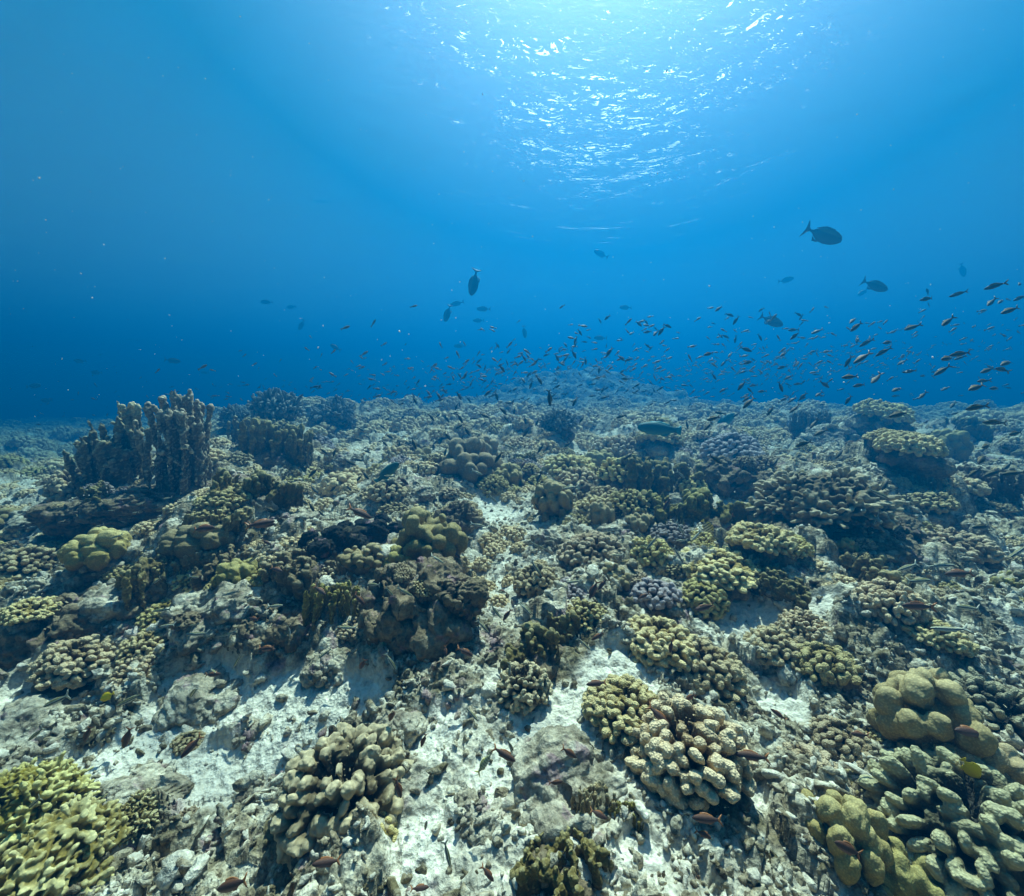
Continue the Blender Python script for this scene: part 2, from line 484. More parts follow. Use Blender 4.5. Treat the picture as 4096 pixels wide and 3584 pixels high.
def cauli(name, n, seed, Rd=0.15, flat=0.72, low=-0.25, elong=(1.0, 1.9), size=0.47, lenf=0.56, seg=10, prof=PROF, mat='cauli', bend=0.06, lump=0.10, inner=True, fuse=0.0027, knob=0.0032):
    rg = np.random.default_rng(seed)
    D = dome_dirs(n, low, rg)
    sp = Rd * math.sqrt(2 * math.pi * (1 - low) / n)
    lumpf = 1 + lump * np.sin(D[:, 0] * 5 + seed) * np.cos(D[:, 1] * 4 + seed * 2) + rg.normal(0, 0.035, n)
    tipp = D * Rd * lumpf[:, None] * np.array([1, 1, flat])
    L = Rd * lenf * rg.uniform(0.9, 1.1, n)
    dd = D * np.array([1, 1, 1 / flat]) * 0.6 + D * 0.4
    dd /= np.linalg.norm(dd, axis=1, keepdims=True)
    A = sp * size * rg.uniform(elong[0], elong[1], n) * 0.82
    B = sp * size * rg.uniform(0.72, 0.95, n)
    V, F, tip = nubs_mesh(tipp - dd * L[:, None], dd, L, A, B, rg.uniform(0, 3.14, n), rg, seg, prof, 0.07, bend)
    if inner:      # the solid heart of the colony
        me0 = bmesh.new(); bmesh.ops.create_uvsphere(me0, u_segments=20, v_segments=12, radius=Rd * 0.50)
        v0 = np.array([v.co[:] for v in me0.verts]) * [1, 1, flat]
        bm2 = bpy.data.meshes.new('tmp'); me0.to_mesh(bm2); me0.free()
        f0 = np.array([list(p.vertices) if len(p.vertices) == 4 else list(p.vertices) + [p.vertices[2]] for p in bm2.polygons])
        quads = f0[[len(set(q)) == 4 for q in f0.tolist()]]
        bpy.data.meshes.remove(bm2)
        F = np.concatenate([F, quads + len(V)]); V = np.concatenate([V, v0]); tip = np.concatenate([tip, np.zeros(len(v0))])
    me = mesh_from(name, V, F, True, M[mat])
    if fuse:       # let neighbouring branches grow together
        me = evaluate(me, [('REMESH', dict(mode='VOXEL', voxel_size=fuse)), ('SMOOTH', dict(factor=0.5, iterations=1))])
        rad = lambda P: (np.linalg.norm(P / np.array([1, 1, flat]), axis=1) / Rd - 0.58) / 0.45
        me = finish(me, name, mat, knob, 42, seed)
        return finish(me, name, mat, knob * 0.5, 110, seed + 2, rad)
    return with_tip(me, tip)

def evaluate(me, mods):
    o = bpy.data.objects.new('tmp', me); C.objects.link(o)
    for typ, kw in mods:
        md = o.modifiers.new(typ, typ)
        for k, v in kw.items(): setattr(md, k, v)
    dg = bpy.context.evaluated_depsgraph_get(); dg.update()
    new = bpy.data.meshes.new_from_object(o.evaluated_get(dg))
    bpy.data.objects.remove(o)
    return new

def noise3(P, s, seed):
    a = fbm(P[:, 0] * s + P[:, 2] * s * 0.7, P[:, 1] * s - P[:, 2] * s * 0.6, seed, 3)
    b = fbm(P[:, 2] * s * 1.1 + 5, P[:, 0] * s - P[:, 1] * s * 0.5, seed + 9, 3)
    return (a + b) * 0.5

def finish(me, name, mat, amp=0.0, sc=20.0, seed=1, tipf=None):
    n = len(me.vertices)
    co = np.empty(n * 3, np.float32); me.vertices.foreach_get('co', co); P = co.reshape(-1, 3).astype(float)
    if amp:
        no = np.empty(n * 3, np.float32); me.vertex_normals.foreach_get('vector', no)
        P = P + no.reshape(-1, 3) * (noise3(P, sc, seed) * amp)[:, None]
        me.vertices.foreach_set('co', P.astype(np.float32).ravel())
    me.name = name
    me.materials.clear(); me.materials.append(M[mat])
    me.polygons.foreach_set('use_smooth', np.ones(len(me.polygons), bool))
    for a in [a for a in me.attributes if a.name == 'tip']: me.attributes.remove(a)
    t = tipf(P) if tipf else np.full(n, 0.6)
    with_tip(me, np.clip(t, 0, 1))
    me.update()
    return me

def spheres_mesh(cs, rs):
    V, F, o = [], [], 0
    for (c, r) in zip(cs, rs):
        k, s = 9, 14
        ph = np.linspace(0.02, math.pi - 0.02, k); an = np.linspace(0, 2 * math.pi, s, endpoint=False)
        r = np.ones(3) * r
        v = np.stack([np.sin(ph)[:, None] * np.cos(an) * r[0], np.sin(ph)[:, None] * np.sin(an) * r[1], np.cos(ph)[:, None] * np.ones(s) * r[2]], -1).reshape(-1, 3) + np.array(c)
        f = grid_faces(k, s, wrap=True)[:, ::-1]
        V.append(v); F.append(f + o)
        for q in (0, (k - 1) * s):
            pass
        o += len(v)
    return np.concatenate(V), np.concatenate(F)

def lobes(name, n, seed, Rd=0.15, mat='lobe', rough=0.010, tall=1.0, rr=(0.20, 0.36), vox=0.0065):
    rg = np.random.default_rng(seed)
    D = dome_dirs(n, -0.05, rg)
    cs = list(D * Rd * 0.86 * np.array([1, 1, tall]) * rg.uniform(0.75, 1.1, (n, 1))) + [np.zeros(3)]
    rs = [Rd * rg.uniform(*rr) * np.array([1, 1, rg.uniform(1.0, 1.6)]) for _ in range(n)] + [np.array([0.62, 0.62, 0.62 * tall]) * Rd]
    V, F = spheres_mesh(cs, rs)
    me = evaluate(mesh_from('tmp', V, F), [('REMESH', dict(mode='VOXEL', voxel_size=vox)), ('SMOOTH', dict(factor=0.5, iterations=2))])
    me = finish(me, name, mat, rough * 1.6, 14, seed + 5)
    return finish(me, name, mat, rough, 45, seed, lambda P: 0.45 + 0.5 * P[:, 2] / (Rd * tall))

def boulder(name, seed, Rd=0.15, mat='rock', flat=0.7, knob=0.25, k=26, vox=0.0065, amp=0.028, fine=0.0):
    rg = np.random.default_rng(seed)
    n = 9
    cs = rg.normal(0, 0.42, (n, 3)) * Rd * np.array([1, 1, 0.6])
    rs = [Rd * rg.uniform(0.35, 0.62) * np.array([1, 1, 0.85]) for _ in range(n)]
    kd = dome_dirs(k, -0.3, rg)
    cs = list(cs) + list(kd * Rd * rg.uniform(0.62, 0.95, (k, 1)) * np.array([1, 1, flat]))
    rs = rs + [Rd * rg.uniform(0.07, knob) * np.ones(3) for _ in range(k)]
    V, F = spheres_mesh(cs, rs)
    me = evaluate(mesh_from('tmp', V, F), [('REMESH', dict(mode='VOXEL', voxel_size=vox)), ('SMOOTH', dict(factor=0.5, iterations=2))])
    me = finish(me, name, mat, amp, 26, seed)
    return finish(me, name, mat, fine, 85, seed + 3) if fine else me

def blades(name, seed, mat='fire', H=0.30, n_blades=5, W=0.20, vox=0.006, r=(0.012, 0.02), lean=0.15, spread=0.28):
    """fused upright columns that make knobbly plates"""
    rg = np.random.default_rng(seed)
    P0, D, L, A, B = [], [], [], [], []
    for b in range(n_blades):
        th = rg.uniform(0, math.pi)
        c = rg.normal(0, spread, 2) * W
        w = W * rg.uniform(0.5, 1.0)
        top = H * rg.uniform(0.55, 1.0)
        m = max(4, int(w / (r[0] + r[1]) / 0.95))
        curve = rg.normal(0, 0.35)
        for i in range(m):
            s = (i / (m - 1) - 0.5)
            x = c[0] + math.cos(th) * s * w - math.sin(th) * curve * s * s * w
            y = c[1] + math.sin(th) * s * w + math.cos(th) * curve * s * s * w
            h = top * (1 - 0.9 * s * s) * rg.uniform(0.86, 1.04)
            P0.append((x, y, -0.05)); D.append((c[0] * lean * 3 + rg.normal(0, 0.05), c[1] * lean * 3 + rg.normal(0, 0.05), 1)); L.append(h + 0.05)
            q = rg.uniform(*r); A.append(q * 1.3); B.append(q)
            if rg.random() < 0.5:
                P0.append((x, y, h * rg.uniform(0.2, 0.7))); D.append((rg.normal(0, 0.5), rg.normal(0, 0.5), 1)); L.append(0.06 * H / 0.3); A.append(q * 0.8); B.append(q * 0.8)
    pr = np.array([(0.0, 0.0), (0.02, 1.1), (0.35, 1.0), (0.7, 0.9), (0.9, 1.05), (0.97, 0.95), (1.0, 0.5), (1.001, 0.0)])
    V, F, tip = nubs_mesh(np.array(P0, float), np.array(D, float), np.array(L), np.array(A), np.array(B), rg.uniform(0, 3, len(L)), rg, 9, pr, 0.10, 0.04)
    me = evaluate(mesh_from('tmp', V, F[:, ::-1] if False else F), [('REMESH', dict(mode='VOXEL', voxel_size=vox)), ('SMOOTH', dict(factor=0.5, iterations=2))])
    me = finish(me, name, mat, 0.022, 22, seed)
    return finish(me, name, mat, 0.010, 60, seed, lambda P: 0.25 + 0.5 * (P[:, 2] / H))

def merged(name, parts, mat):
    V, F, T, o = [], [], [], 0
    for me, off, s in parts:
        v = np.empty(len(me.vertices) * 3, np.float32); me.vertices.foreach_get('co', v)
        f = np.empty(len(me.loops), np.int32); me.loops.foreach_get('vertex_index', f)
        t = np.empty(len(me.vertices), np.float32); me.attributes['tip'].data.foreach_get('value', t)
        V.append(v.reshape(-1, 3) * s + np.array(off)); F.append(f.reshape(-1, 4) + o); T.append(t); o += len(T[-1])
        bpy.data.meshes.remove(me)
    return with_tip(mesh_from(name, np.concatenate(V), np.concatenate(F), True, M[mat]), np.concatenate(T))
def thicket(name, seed, mat='thicket', n=9, spread=0.09, nn=70, sc=(0.35, 0.6), elong=(1, 1.5), size=0.40, up=1.0):
    rg = np.random.default_rng(seed)
    ps = []
    for k in range(n):
        d = dome_dirs(n, 0.0, rg)[k]
        ps.append((cauli('tmp', nn, seed * 10 + k, elong=elong, size=size, lenf=.6, bend=.25, flat=.9, mat=mat, lump=.2, low=-.3, seg=7, prof=PROF_LOW if mat == 'thicket' else PROF, fuse=0), d * spread * [1, 1, up], rg.uniform(*sc)))
    me = merged(name, ps, mat)
    if mat == 'thicket': return me
    me = evaluate(me, [('REMESH', dict(mode='VOXEL', voxel_size=0.003)), ('SMOOTH', dict(factor=0.5, iterations=1))])
    me = finish(me, name, mat, 0.004, 42, seed)
    return finish(me, name, mat, 0.003, 110, seed + 2, lambda P: (np.linalg.norm(P, axis=1) / 0.15 - 0.6) / 0.5)

PR = {}
PR['cauli'] = [cauli('branch_cluster', n, s, elong=e, size=z, flat=f) for (n, s, e, z, f) in
               [(150, 1, (1.0, 1.55), .48, .78), (180, 2, (1.0, 1.5), .49, .72), (130, 3, (1.0, 2.0), .48, .8), (220, 4, (1.0, 1.6), .49, .62), (150, 5, (1.0, 1.3), .47, .85), (95, 6, (1.0, 1.6), .48, .75)]]
PR['cauli_pink'] = [cauli('branch_cluster', n, s, elong=(1, 1.4), size=.5, mat='cauli_pink', flat=.7) for (n, s) in ((150, 11), (100, 12))]
PR['cauli_dead'] = [cauli('branch_cluster', n, s, elong=(1, 1.8), size=.45, mat='cauli_dead', lenf=.6, bend=.10, flat=.8, knob=.007) for (n, s) in ((150, 21), (130, 22))]
PR['finger'] = [cauli('branch_cluster', 230, 31, elong=(1.0, 2.0), size=.46, lenf=.6, bend=.12, flat=.75, mat='finger', lump=.2)]
PR['ridged'] = [thicket('branch_cluster', 41, 'fire', 22, 0.105, 75, (0.22, 0.40), (1.0, 1.5), 0.40), thicket('branch_cluster', 42, 'fire', 18, 0.105, 75, (0.24, 0.42), (1.0, 1.7), 0.42)]
PR['thicket'] = [thicket('branch_cluster', 51), thicket('branch_cluster', 52, n=12, nn=60, up=1.2)]
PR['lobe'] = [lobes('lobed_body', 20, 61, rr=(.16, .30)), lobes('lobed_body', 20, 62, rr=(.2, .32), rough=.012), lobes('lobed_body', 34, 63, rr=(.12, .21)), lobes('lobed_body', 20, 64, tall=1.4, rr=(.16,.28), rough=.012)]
PR['rock'] = [boulder('rock_body', s, flat=f, k=60, knob=.17, vox=.0050, amp=.035, fine=.010) for s, f in ((71, .7), (72, .55), (73, .85), (74, .6), (75, .75))]
PR['rock_brown'] = [boulder('rock_body', s, mat='rock_brown', flat=f, knob=.16, k=110, vox=.0042, amp=.045, fine=.012) for s, f in ((81, 1.0), (82, .8), (83, .9))]
PR['sponge'] = [lobes('sponge_body', 7, 91, mat='sponge', rr=(.3, .45), rough=.02)]
PR['fire'] = [blades('blade_cluster', s, H=h, n_blades=b, r=(.007, .012), vox=.004) for s, h, b in ((101, .15, 10), (102, .20, 7), (103, .12, 13))]
PR['tower'] = [blades('blade_cluster', 111, mat='bladed', H=.62, n_blades=6, W=.24, r=(.008, .015), vox=.0042, lean=.02, spread=.22),
               blades('blade_cluster', 112, mat='bladed', H=.46, n_blades=7, W=.28, r=(.008, .015), vox=.0042, lean=.06, spread=.20)]
base_rocks = [boulder('base', 121, Rd=0.13, mat='rock_brown', flat=.6), boulder('base', 122, Rd=0.13, mat='rock', flat=.6)]

THINGS = []      # (object, kind, picture x, picture y, depth, size in px)
KIND = {   # name, category, child name, group, base?
    'cauli': ('cauliflower_coral', 'coral', 'branch_cluster', 'cauliflower coral heads on the reef', True),
    'cauli_pink': ('cauliflower_coral', 'coral', 'branch_cluster', 'cauliflower coral heads on the reef', True),
    'cauli_dead': ('overgrown_coral', 'coral', 'branch_cluster', 'overgrown stubby branch corals', True),
    'finger': ('finger_coral', 'coral', 'branch_cluster', 'finger corals', True),
    'ridged': ('fire_coral', 'coral', 'branch_cluster', 'mustard fire corals', True),
    'thicket': ('thicket_coral', 'coral', 'branch_cluster', 'dark bushy corals on the far reef', True),
    'lobe': ('lobe_coral', 'coral', 'lobed_body', 'smooth lobed corals', True),
    'rock': ('reef_rock', 'rock', None, 'loose reef rocks', False),
    'rock_brown': ('reef_rock', 'rock', None, 'loose reef rocks', False),
    'sponge': ('black_sponge', 'sponge', None, 'black sponge mounds', False),
    'fire': ('fire_coral', 'coral', 'blade_cluster', 'mustard fire corals', True),
    'tower': ('blade_coral', 'coral', 'blade_cluster', 'upright blade corals', True),
}
RADIUS = {'tower': 0.16, 'fire': 0.12}
occupied = []
def place(kind, x, y, size, rot=None, var=None, label=None, lift=0.0, squash=1.0, px=None, py=None, t=None, simple=False):
    """SIZE: width in metres"""
    name, cat, child, group, has_base = KIND[kind]
    k = len(THINGS)
    protos = PR[kind]
    me = protos[(k if var is None else var) % len(protos)]
    rad = RADIUS.get(kind, 0.15)
    s = size / (2 * rad)
    z = float(top_at(x, y)) + lift
    rot = random.uniform(0, 6.28) if rot is None else rot
    tilt = (random.gauss(0, 0.12), random.gauss(0, 0.12), rot)
    if child is None or simple:
        o = bpy.data.objects.new(name, me); C.objects.link(o)
        o.location = (x, y, z + size * 0.02)
    else:
        o = bpy.data.objects.new(name, None); C.objects.link(o); o.empty_display_size = 0.05
        o.location = (x, y, z)
        c = bpy.data.objects.new(child, me); C.objects.link(c); c.parent = o
        c.location = (0, 0, {'fire': 0.03, 'tower': 0.02}.get(kind, 0.065))
        if has_base:
            b = bpy.data.objects.new('base', base_rocks[k % 2]); C.objects.link(b); b.parent = o
            b.location = (0, 0, -0.02); b.rotation_euler = (0, 0, k * 1.7)
            
    o.rotation_euler = tilt
    o.scale = (s, s, s * squash)
    tag(o, label, cat, group)
    occupied.append((x, y, size * 0.5))
    if kind in ('rock_brown', 'sponge', 'rock') and size > 0.25: ROCKS.append((x, y, z, size * 0.42, size * 0.36 * squash))
    THINGS.append([o, kind, x, y, z, size])
    return o
def put(kind, px, py, w, **kw):
    """a thing whose foot stands where the sight line of that picture point meets the sea floor"""
    p, t = ground_at(px, py)
    if p is None: print('no ground', kind, px, py); return None
    return place(kind, p.x, p.y, w / FPX * t, **kw)

# ---------------------------------------------------------------- the corals and rocks that can be told one by one in the photograph
# kind, foot x, foot y, width (2048 px picture), variant, squash, label
NAMED = [
 ('rock_brown', 310, 1020, 215, 0, 0.5, 'dark overhanging rock pedestal under the two blade coral towers'),
 ('rock_brown', 190, 1030, 150, 1, 0.6, 'dark rock shoulder at the left foot of the blade coral towers'),
 ('rock_brown', 840, 1235, 240, 0, 1.1, 'big brown overhanging rock crowned with tan lobes'),
 ('rock_brown', 905, 1200, 120, 1, 1.0, 'purplish brown rock right of the crowned rock'),
 ('rock_brown', 915, 1070, 110, 2, 1.3, 'dark knobbly pinnacle rock above the crowned rock'),
 ('rock_brown', 1680, 1130, 180, 0, 0.55, 'dark rock supporting the large ridged fire coral'),
 ('rock_brown', 1780, 1080, 130, 1, 0.7, 'dark rock right of the large ridged fire coral'),
 ('rock_brown', 1750, 885, 110, 2, 1.1, 'dark rock column carrying the ridge top coral'),
 ('rock_brown', 130, 1270, 190, 2, 0.9, 'dark brown rock wall over the left hollow'),
 ('rock', 230, 1230, 170, 0, 0.9, 'mottled rock ridge left of the mustard fire coral knobs'),
 ('rock', 430, 1240, 190, 1, 0.8, 'mottled rock ridge in front of the pale boulder'),
 ('rock_brown', 560, 1270, 150, 2, 0.9, 'dark rock wall left of the crowned rock'),
 ('rock_brown', 1220, 1000, 130, 1, 0.9, 'dark rock under the central mound corals'),
 ('rock_brown', 1470, 970, 130, 2, 0.9, 'dark hollow rock left of the ridged fire coral'),
 ('tower', 374, 985, 118, 0, 1.0, 'tall brown blade coral tower with pale column tips, highest on the reef'),
 ('tower', 242, 975, 118, 1, 0.95, 'broad fan of upright brown blade coral just left of the tallest tower'),
 ('cauli', 165, 990, 100, 0, 0.9, 'pale tipped cauliflower coral on the dark rock left of the blade coral towers'),
 ('thicket', 555, 868, 100, 0, 1.3, 'largest dark bushy coral thicket behind the blade coral towers'),
 ('thicket', 475, 868, 62, 1, 1.2, 'small dark bushy coral left of the largest thicket'),
 ('thicket', 668, 866, 84, 1, 1.1, 'rounded dark bushy coral right of the largest thicket'),
 ('fire', 556, 945, 85, 1, 1.1, 'mustard fire coral with knobbly pale rim below the dark thickets'),
 ('fire', 520, 1010, 90, 0, 1.0, 'mustard fire coral clump between the blade towers and the black sponge'),
 ('cauli', 455, 1020, 95, 1, 0.8, 'pale cauliflower coral at the right foot of the blade coral towers'),
 ('rock', 560, 1060, 110, 2, 0.7, 'smooth pale boulder left of the black sponge mound'),
 ('sponge', 668, 1105, 120, 0, 0.8, 'large black sponge mound in the middle of the reef'),
 ('sponge', 755, 1085, 110, 0, 0.8, 'second black sponge mound touching the tan knobby coral'),
 ('lobe', 855, 1130, 150, 2, 1.0, 'tan knobbly lobe coral crowning the big brown overhanging rock'),
 ('lobe', 790, 1145, 75, 0, 0.9, 'small tan lobe coral on the near left shoulder of the crowned rock'),
 ('lobe', 905, 1150, 60, 2, 1.1, 'small brown lobe coral on the other shoulder of the crowned rock'),
 ('cauli', 850, 1190, 50, 4, 0.9, 'little tan cauliflower coral on the face of the crowned rock'),
 ('lobe', 725, 1150, 100, 2, 0.8, 'low tan lobe coral in front of the black sponge mounds'),
 ('lobe', 935, 970, 120, 0, 1.0, 'ochre lobe coral on top of the dark pinnacle rock'),
 ('lobe', 960, 925, 70, 0, 1.0, 'small ochre lobe coral behind the pinnacle rock'),
 ('cauli', 790, 1050, 70, 4, 0.9, 'small tan cauliflower coral right of the black sponge'),
 ('cauli', 860, 1060, 60, 4, 0.9, 'small olive cauliflower coral left of the pinnacle rock'),
 ('cauli', 775, 1005, 80, 5, 0.9, 'round cauliflower coral behind the black sponge mounds'),
 ('lobe', 1110, 1035, 80, 3, 1.1, 'tan three lobed coral standing over the rubble gully'),
 ('rock', 1020, 960, 110, 0, 0.8, 'pale smooth boulder at the head of the rubble gully'),
 ('cauli', 1185, 1135, 130, 1, 0.9, 'broad grey tan cauliflower coral in the centre of the reef'),
 ('rock', 1215, 1095, 100, 1, 0.9, 'rounded pale rock behind the broad central cauliflower coral'),
 ('cauli', 1075, 1190, 95, 0, 1.0, 'pale cauliflower coral left of the broad central one'),
 ('cauli_pink', 1145, 1195, 80, 0, 0.8, 'dusky purple cauliflower coral between two pale ones'),
 ('cauli', 1170, 1260, 95, 4, 0.9, 'bright yellowish cauliflower coral on the sand edge'),
 ('cauli', 1300, 1130, 90, 0, 1.0, 'olive cauliflower coral right of the broad central one'),
 ('cauli', 1260, 1150, 50, 5, 1.0, 'little tan cauliflower coral beside the broad central one'),
 ('cauli', 1265, 1170, 65, 3, 0.8, 'flat grey cauliflower coral above the sand tongue'),
 ('cauli_pink', 1310, 1215, 100, 1, 0.9, 'dusky cauliflower coral with mauve knobs right of the sand tongue'),
 ('cauli', 1405, 1215, 90, 2, 0.9, 'bright tan cauliflower coral beside the dusky mauve one'),
 ('cauli', 1435, 1160, 150, 3, 0.7, 'wide low cauliflower coral in front of the dark overhang'),
 ('cauli', 1312, 1320, 150, 1, 0.9, 'large olive cauliflower coral right of the white sand'),
 ('cauli', 1405, 1375, 150, 0, 0.9, 'large tan cauliflower coral joined below the olive one'),
 ('cauli', 1250, 1450, 165, 1, 0.8, 'low wide cauliflower coral left of the biggest head'),
 ('cauli', 1378, 1560, 235, 0, 0.95, 'biggest cauliflower coral head with thick tan branches'),
 ('cauli', 1610, 1580, 155, 5, 0.8, 'cauliflower coral with stout pale knobs right of the biggest head'),
 ('cauli', 1680, 1500, 110, 5, 0.8, 'cauliflower coral tucked behind the stout knobbed one'),
 ('cauli', 1548, 1330, 125, 0, 0.9, 'cauliflower coral right of the large tan one'),
 ('cauli', 1650, 1360, 120, 5, 0.9, 'cauliflower coral with fat rounded branches above the ochre lobe coral'),
 ('lobe', 1845, 1490, 180, 3, 0.95, 'big smooth ochre lobe coral near the right edge'),
 ('lobe', 1950, 1550, 150, 1, 0.8, 'sloping smooth lobe coral at the right edge'),
 ('lobe', 1680, 1750, 165, 3, 1.1, 'tall smooth ochre lobe coral at the bottom right'),
 ('lobe', 1780, 1790, 150, 1, 1.0, 'round smooth lobe coral beside the tall one at the bottom right'),
 ('finger', 1940, 1730, 330, 0, 0.9, 'large dark finger coral with pale tips in the bottom right corner'),
 ('finger', 1985, 1460, 170, 0, 0.8, 'finger coral behind the ochre lobe coral at the right edge'),
 ('ridged', 1640, 1075, 235, 0, 0.8, 'large mustard ridged fire coral over the dark overhang'),
 ('cauli', 1520, 1110, 130, 3, 0.9, 'cauliflower coral at the left foot of the ridged fire coral'),
 ('cauli', 1580, 1110, 80, 3, 0.9, 'small cauliflower coral under the ridged fire coral'),
 ('cauli', 1905, 1120, 140, 3, 0.8, 'domed cauliflower coral right of the dark overhang'),
 ('cauli', 1850, 1030, 100, 1, 0.8, 'cauliflower coral behind the domed one on the right'),
 ('cauli', 1810, 950, 110, 3, 0.9, 'wide brown cauliflower coral on the right ridge'),
 ('cauli', 1760, 845, 100, 3, 0.8, 'brown cauliflower coral on the highest rock of the right ridge'),
 ('cauli', 1775, 890, 75, 3, 0.8, 'lower cauliflower coral below the ridge top coral'),
 ('cauli', 1775, 1240, 120, 1, 1.1, 'upright brown cauliflower coral right of the sand patch'),
 ('cauli', 1850, 1290, 130, 3, 0.8, 'olive cauliflower coral behind the ochre lobe coral'),
 ('ridged', 110, 1785, 270, 1, 0.7, 'large mustard fire coral filling the bottom left corner'),
 ('ridged', 40, 1690, 220, 0, 0.9, 'mustard fire coral at the left edge above the corner'),
 ('ridged', 265, 1670, 110, 0, 1.0, 'small mustard fire coral on the right side of the corner clump'),
 ('fire', 1115, 1760, 130, 2, 0.8, 'mustard fire coral plates at the bottom centre'),
 ('fire', 1175, 1650, 60, 1, 1.3, 'curled yellow fire coral horn in front of the big rock'),
 ('fire', 1245, 1650, 45, 1, 1.2, 'short yellow fire coral stub right of the curled horn'),
 ('fire', 350, 1160, 110, 0, 1.0, 'mustard fire coral on the brown ridge at the left'),
 ('fire', 600, 1170, 120, 2, 0.9, 'mustard fire coral below the black sponge mound'),
 ('fire', 660, 1245, 70, 1, 1.3, 'pale yellow fire coral knobs left of the crowned rock'),
 ('fire', 460, 1060, 90, 2, 0.9, 'yellowish fire coral beside the pale boulder'),
 ('fire', 1300, 1010, 120, 1, 0.9, 'yellow knobbed fire coral left of the dark overhang'),
 ('fire', 1400, 1060, 120, 0, 0.9, 'slender yellow fire coral left of the ridged one'),
 ('fire', 1560, 1190, 90, 2, 0.8, 'yellow fire coral tuft at the edge of the right sand patch'),
 ('fire', 1075, 1325, 110, 0, 0.9, 'cream broken plate coral left of the white sand'),
 ('cauli_dead', 700, 1630, 250, 0, 0.9, 'large overgrown grey branch coral at the bottom left of centre'),
 ('cauli', 740, 1690, 110, 5, 0.9, 'stout tan coral fused to the overgrown branch coral'),
 ('cauli_dead', 1050, 1400, 110, 1, 1.0, 'overgrown knobbly coral stump in the middle of the sand'),
 ('cauli', 150, 1355, 130, 0, 0.9, 'pale tipped cauliflower coral in the shaded hollow at the left'),
 ('cauli', 280, 1385, 100, 4, 1.0, 'bright round cauliflower coral on the edge of the left hollow'),
 ('cauli', 300, 1320, 100, 1, 0.9, 'brown cauliflower coral above the bright round one'),
 ('cauli', 60, 1150, 110, 4, 0.8, 'pale tipped cauliflower coral near the left edge'),
 ('cauli', 375, 1500, 60, 5, 0.8, 'tiny pale cauliflower coral on the left sand slope'),
 ('rock', 1130, 1600, 230, 1, 0.8, 'big flat topped pale boulder at the bottom centre'),
 ('rock', 950, 1640, 110, 2, 0.9, 'squarish pale rock left of the big flat boulder'),
 ('rock', 660, 1345, 105, 0, 0.9, 'knobbly mottled rock on the left of the sand'),
 ('rock', 500, 1480, 70, 0, 0.9, 'purple tinged rock on the left sand slope'),
 ('rock', 800, 1450, 110, 3, 0.8, 'squared pale rock in the middle of the sand'),
 ('rock', 540, 1610, 120, 2, 0.8, 'mottled rock left of the overgrown branch coral'),
 ('rock', 420, 1400, 140, 1, 0.6, 'low pale rock on the white slope at the left'),
 ('rock', 60, 1500, 190, 3, 0.7, 'large pale rock slab at the left edge'),
 ('rock', 290, 1590, 170, 4, 0.6, 'long pale rock slab above the corner fire coral'),
 ('lobe', 480, 1175, 90, 1, 0.8, 'rounded tan coral on the brown rock ridge'),
 ('lobe', 410, 1110, 130, 1, 0.7, 'pale rounded lobe coral behind the brown rock ridge'),
 ('rock', 265, 1120, 120, 0, 0.8, 'rounded pale rock below the blade coral towers'),
 ('lobe', 200, 1150, 110, 1, 0.9, 'tan rounded coral left of the pale rock below the towers'),
 ('rock', 90, 1040, 120, 1, 0.6, 'low pale rock at the left edge below the towers'),
 ('lobe', 1285, 1070, 60, 1, 1.0, 'smooth tan lump coral behind the olive cauliflower coral'),
 ('lobe', 1200, 1060, 60, 1, 1.3, 'blocky smooth coral behind the broad central cauliflower coral'),
 ('cauli', 1230, 930, 95, 1, 1.1, 'brown cauliflower coral on the central mound'),
 ('cauli', 1240, 975, 100, 4, 0.9, 'cauliflower coral in front of the central mound'),
 ('cauli', 1315, 900, 95, 3, 0.9, 'round cauliflower coral right of the central mound'),
 ('cauli', 1140, 965, 110, 1, 0.9, 'tan cauliflower coral left of the central mound'),
 ('cauli', 1160, 1000, 110, 4, 0.9, 'olive cauliflower coral at the left foot of the central mound'),
 ('cauli', 1040, 905, 65, 3, 0.9, 'brown cauliflower coral left of the small ochre lobe'),
 ('cauli', 1080, 900, 45, 3, 0.9, 'little brown cauliflower coral beside the brown one'),
 ('thicket', 1115, 870, 75, 0, 1.0, 'dark bushy coral at the centre of the far reef'),
 ('cauli_pink', 1460, 920, 110, 0, 0.8, 'dusky cauliflower coral above the dark hollow rock'),
 ('fire', 1620, 870, 45, 1, 1.2, 'small yellow blade coral on the left slope of the right ridge'),
 ('rock', 1660, 890, 110, 0, 0.9, 'pale knobbly rock on the left slope of the right ridge'),
 ('fire', 300, 1195, 80, 1, 1.0, 'mustard fire coral knobs standing between the two mottled rock ridges'),
 ('cauli', 385, 1180, 75, 4, 0.9, 'round tan cauliflower coral on top of the mottled rock ridge'),
 ('lobe', 520, 1190, 70, 2, 0.9, 'small tan lobe coral at the end of the mottled rock ridge'),
 ('fire', 440, 1140, 90, 2, 0.9, 'yellowish fire coral crest behind the mottled rock ridge'),
 ('cauli', 250, 1165, 70, 1, 0.9, 'pale cauliflower coral crowning the left mottled rock ridge'),
 ('cauli', 60, 1240, 90, 3, 0.8, 'pale cauliflower coral at the left edge above the shaded hollow'),
]
for kind, px, py, w, var, sq, lab in NAMED:
    put(kind, px, py, w, var=var, squash=sq, label=lab)
N_NAMED = len(THINGS)

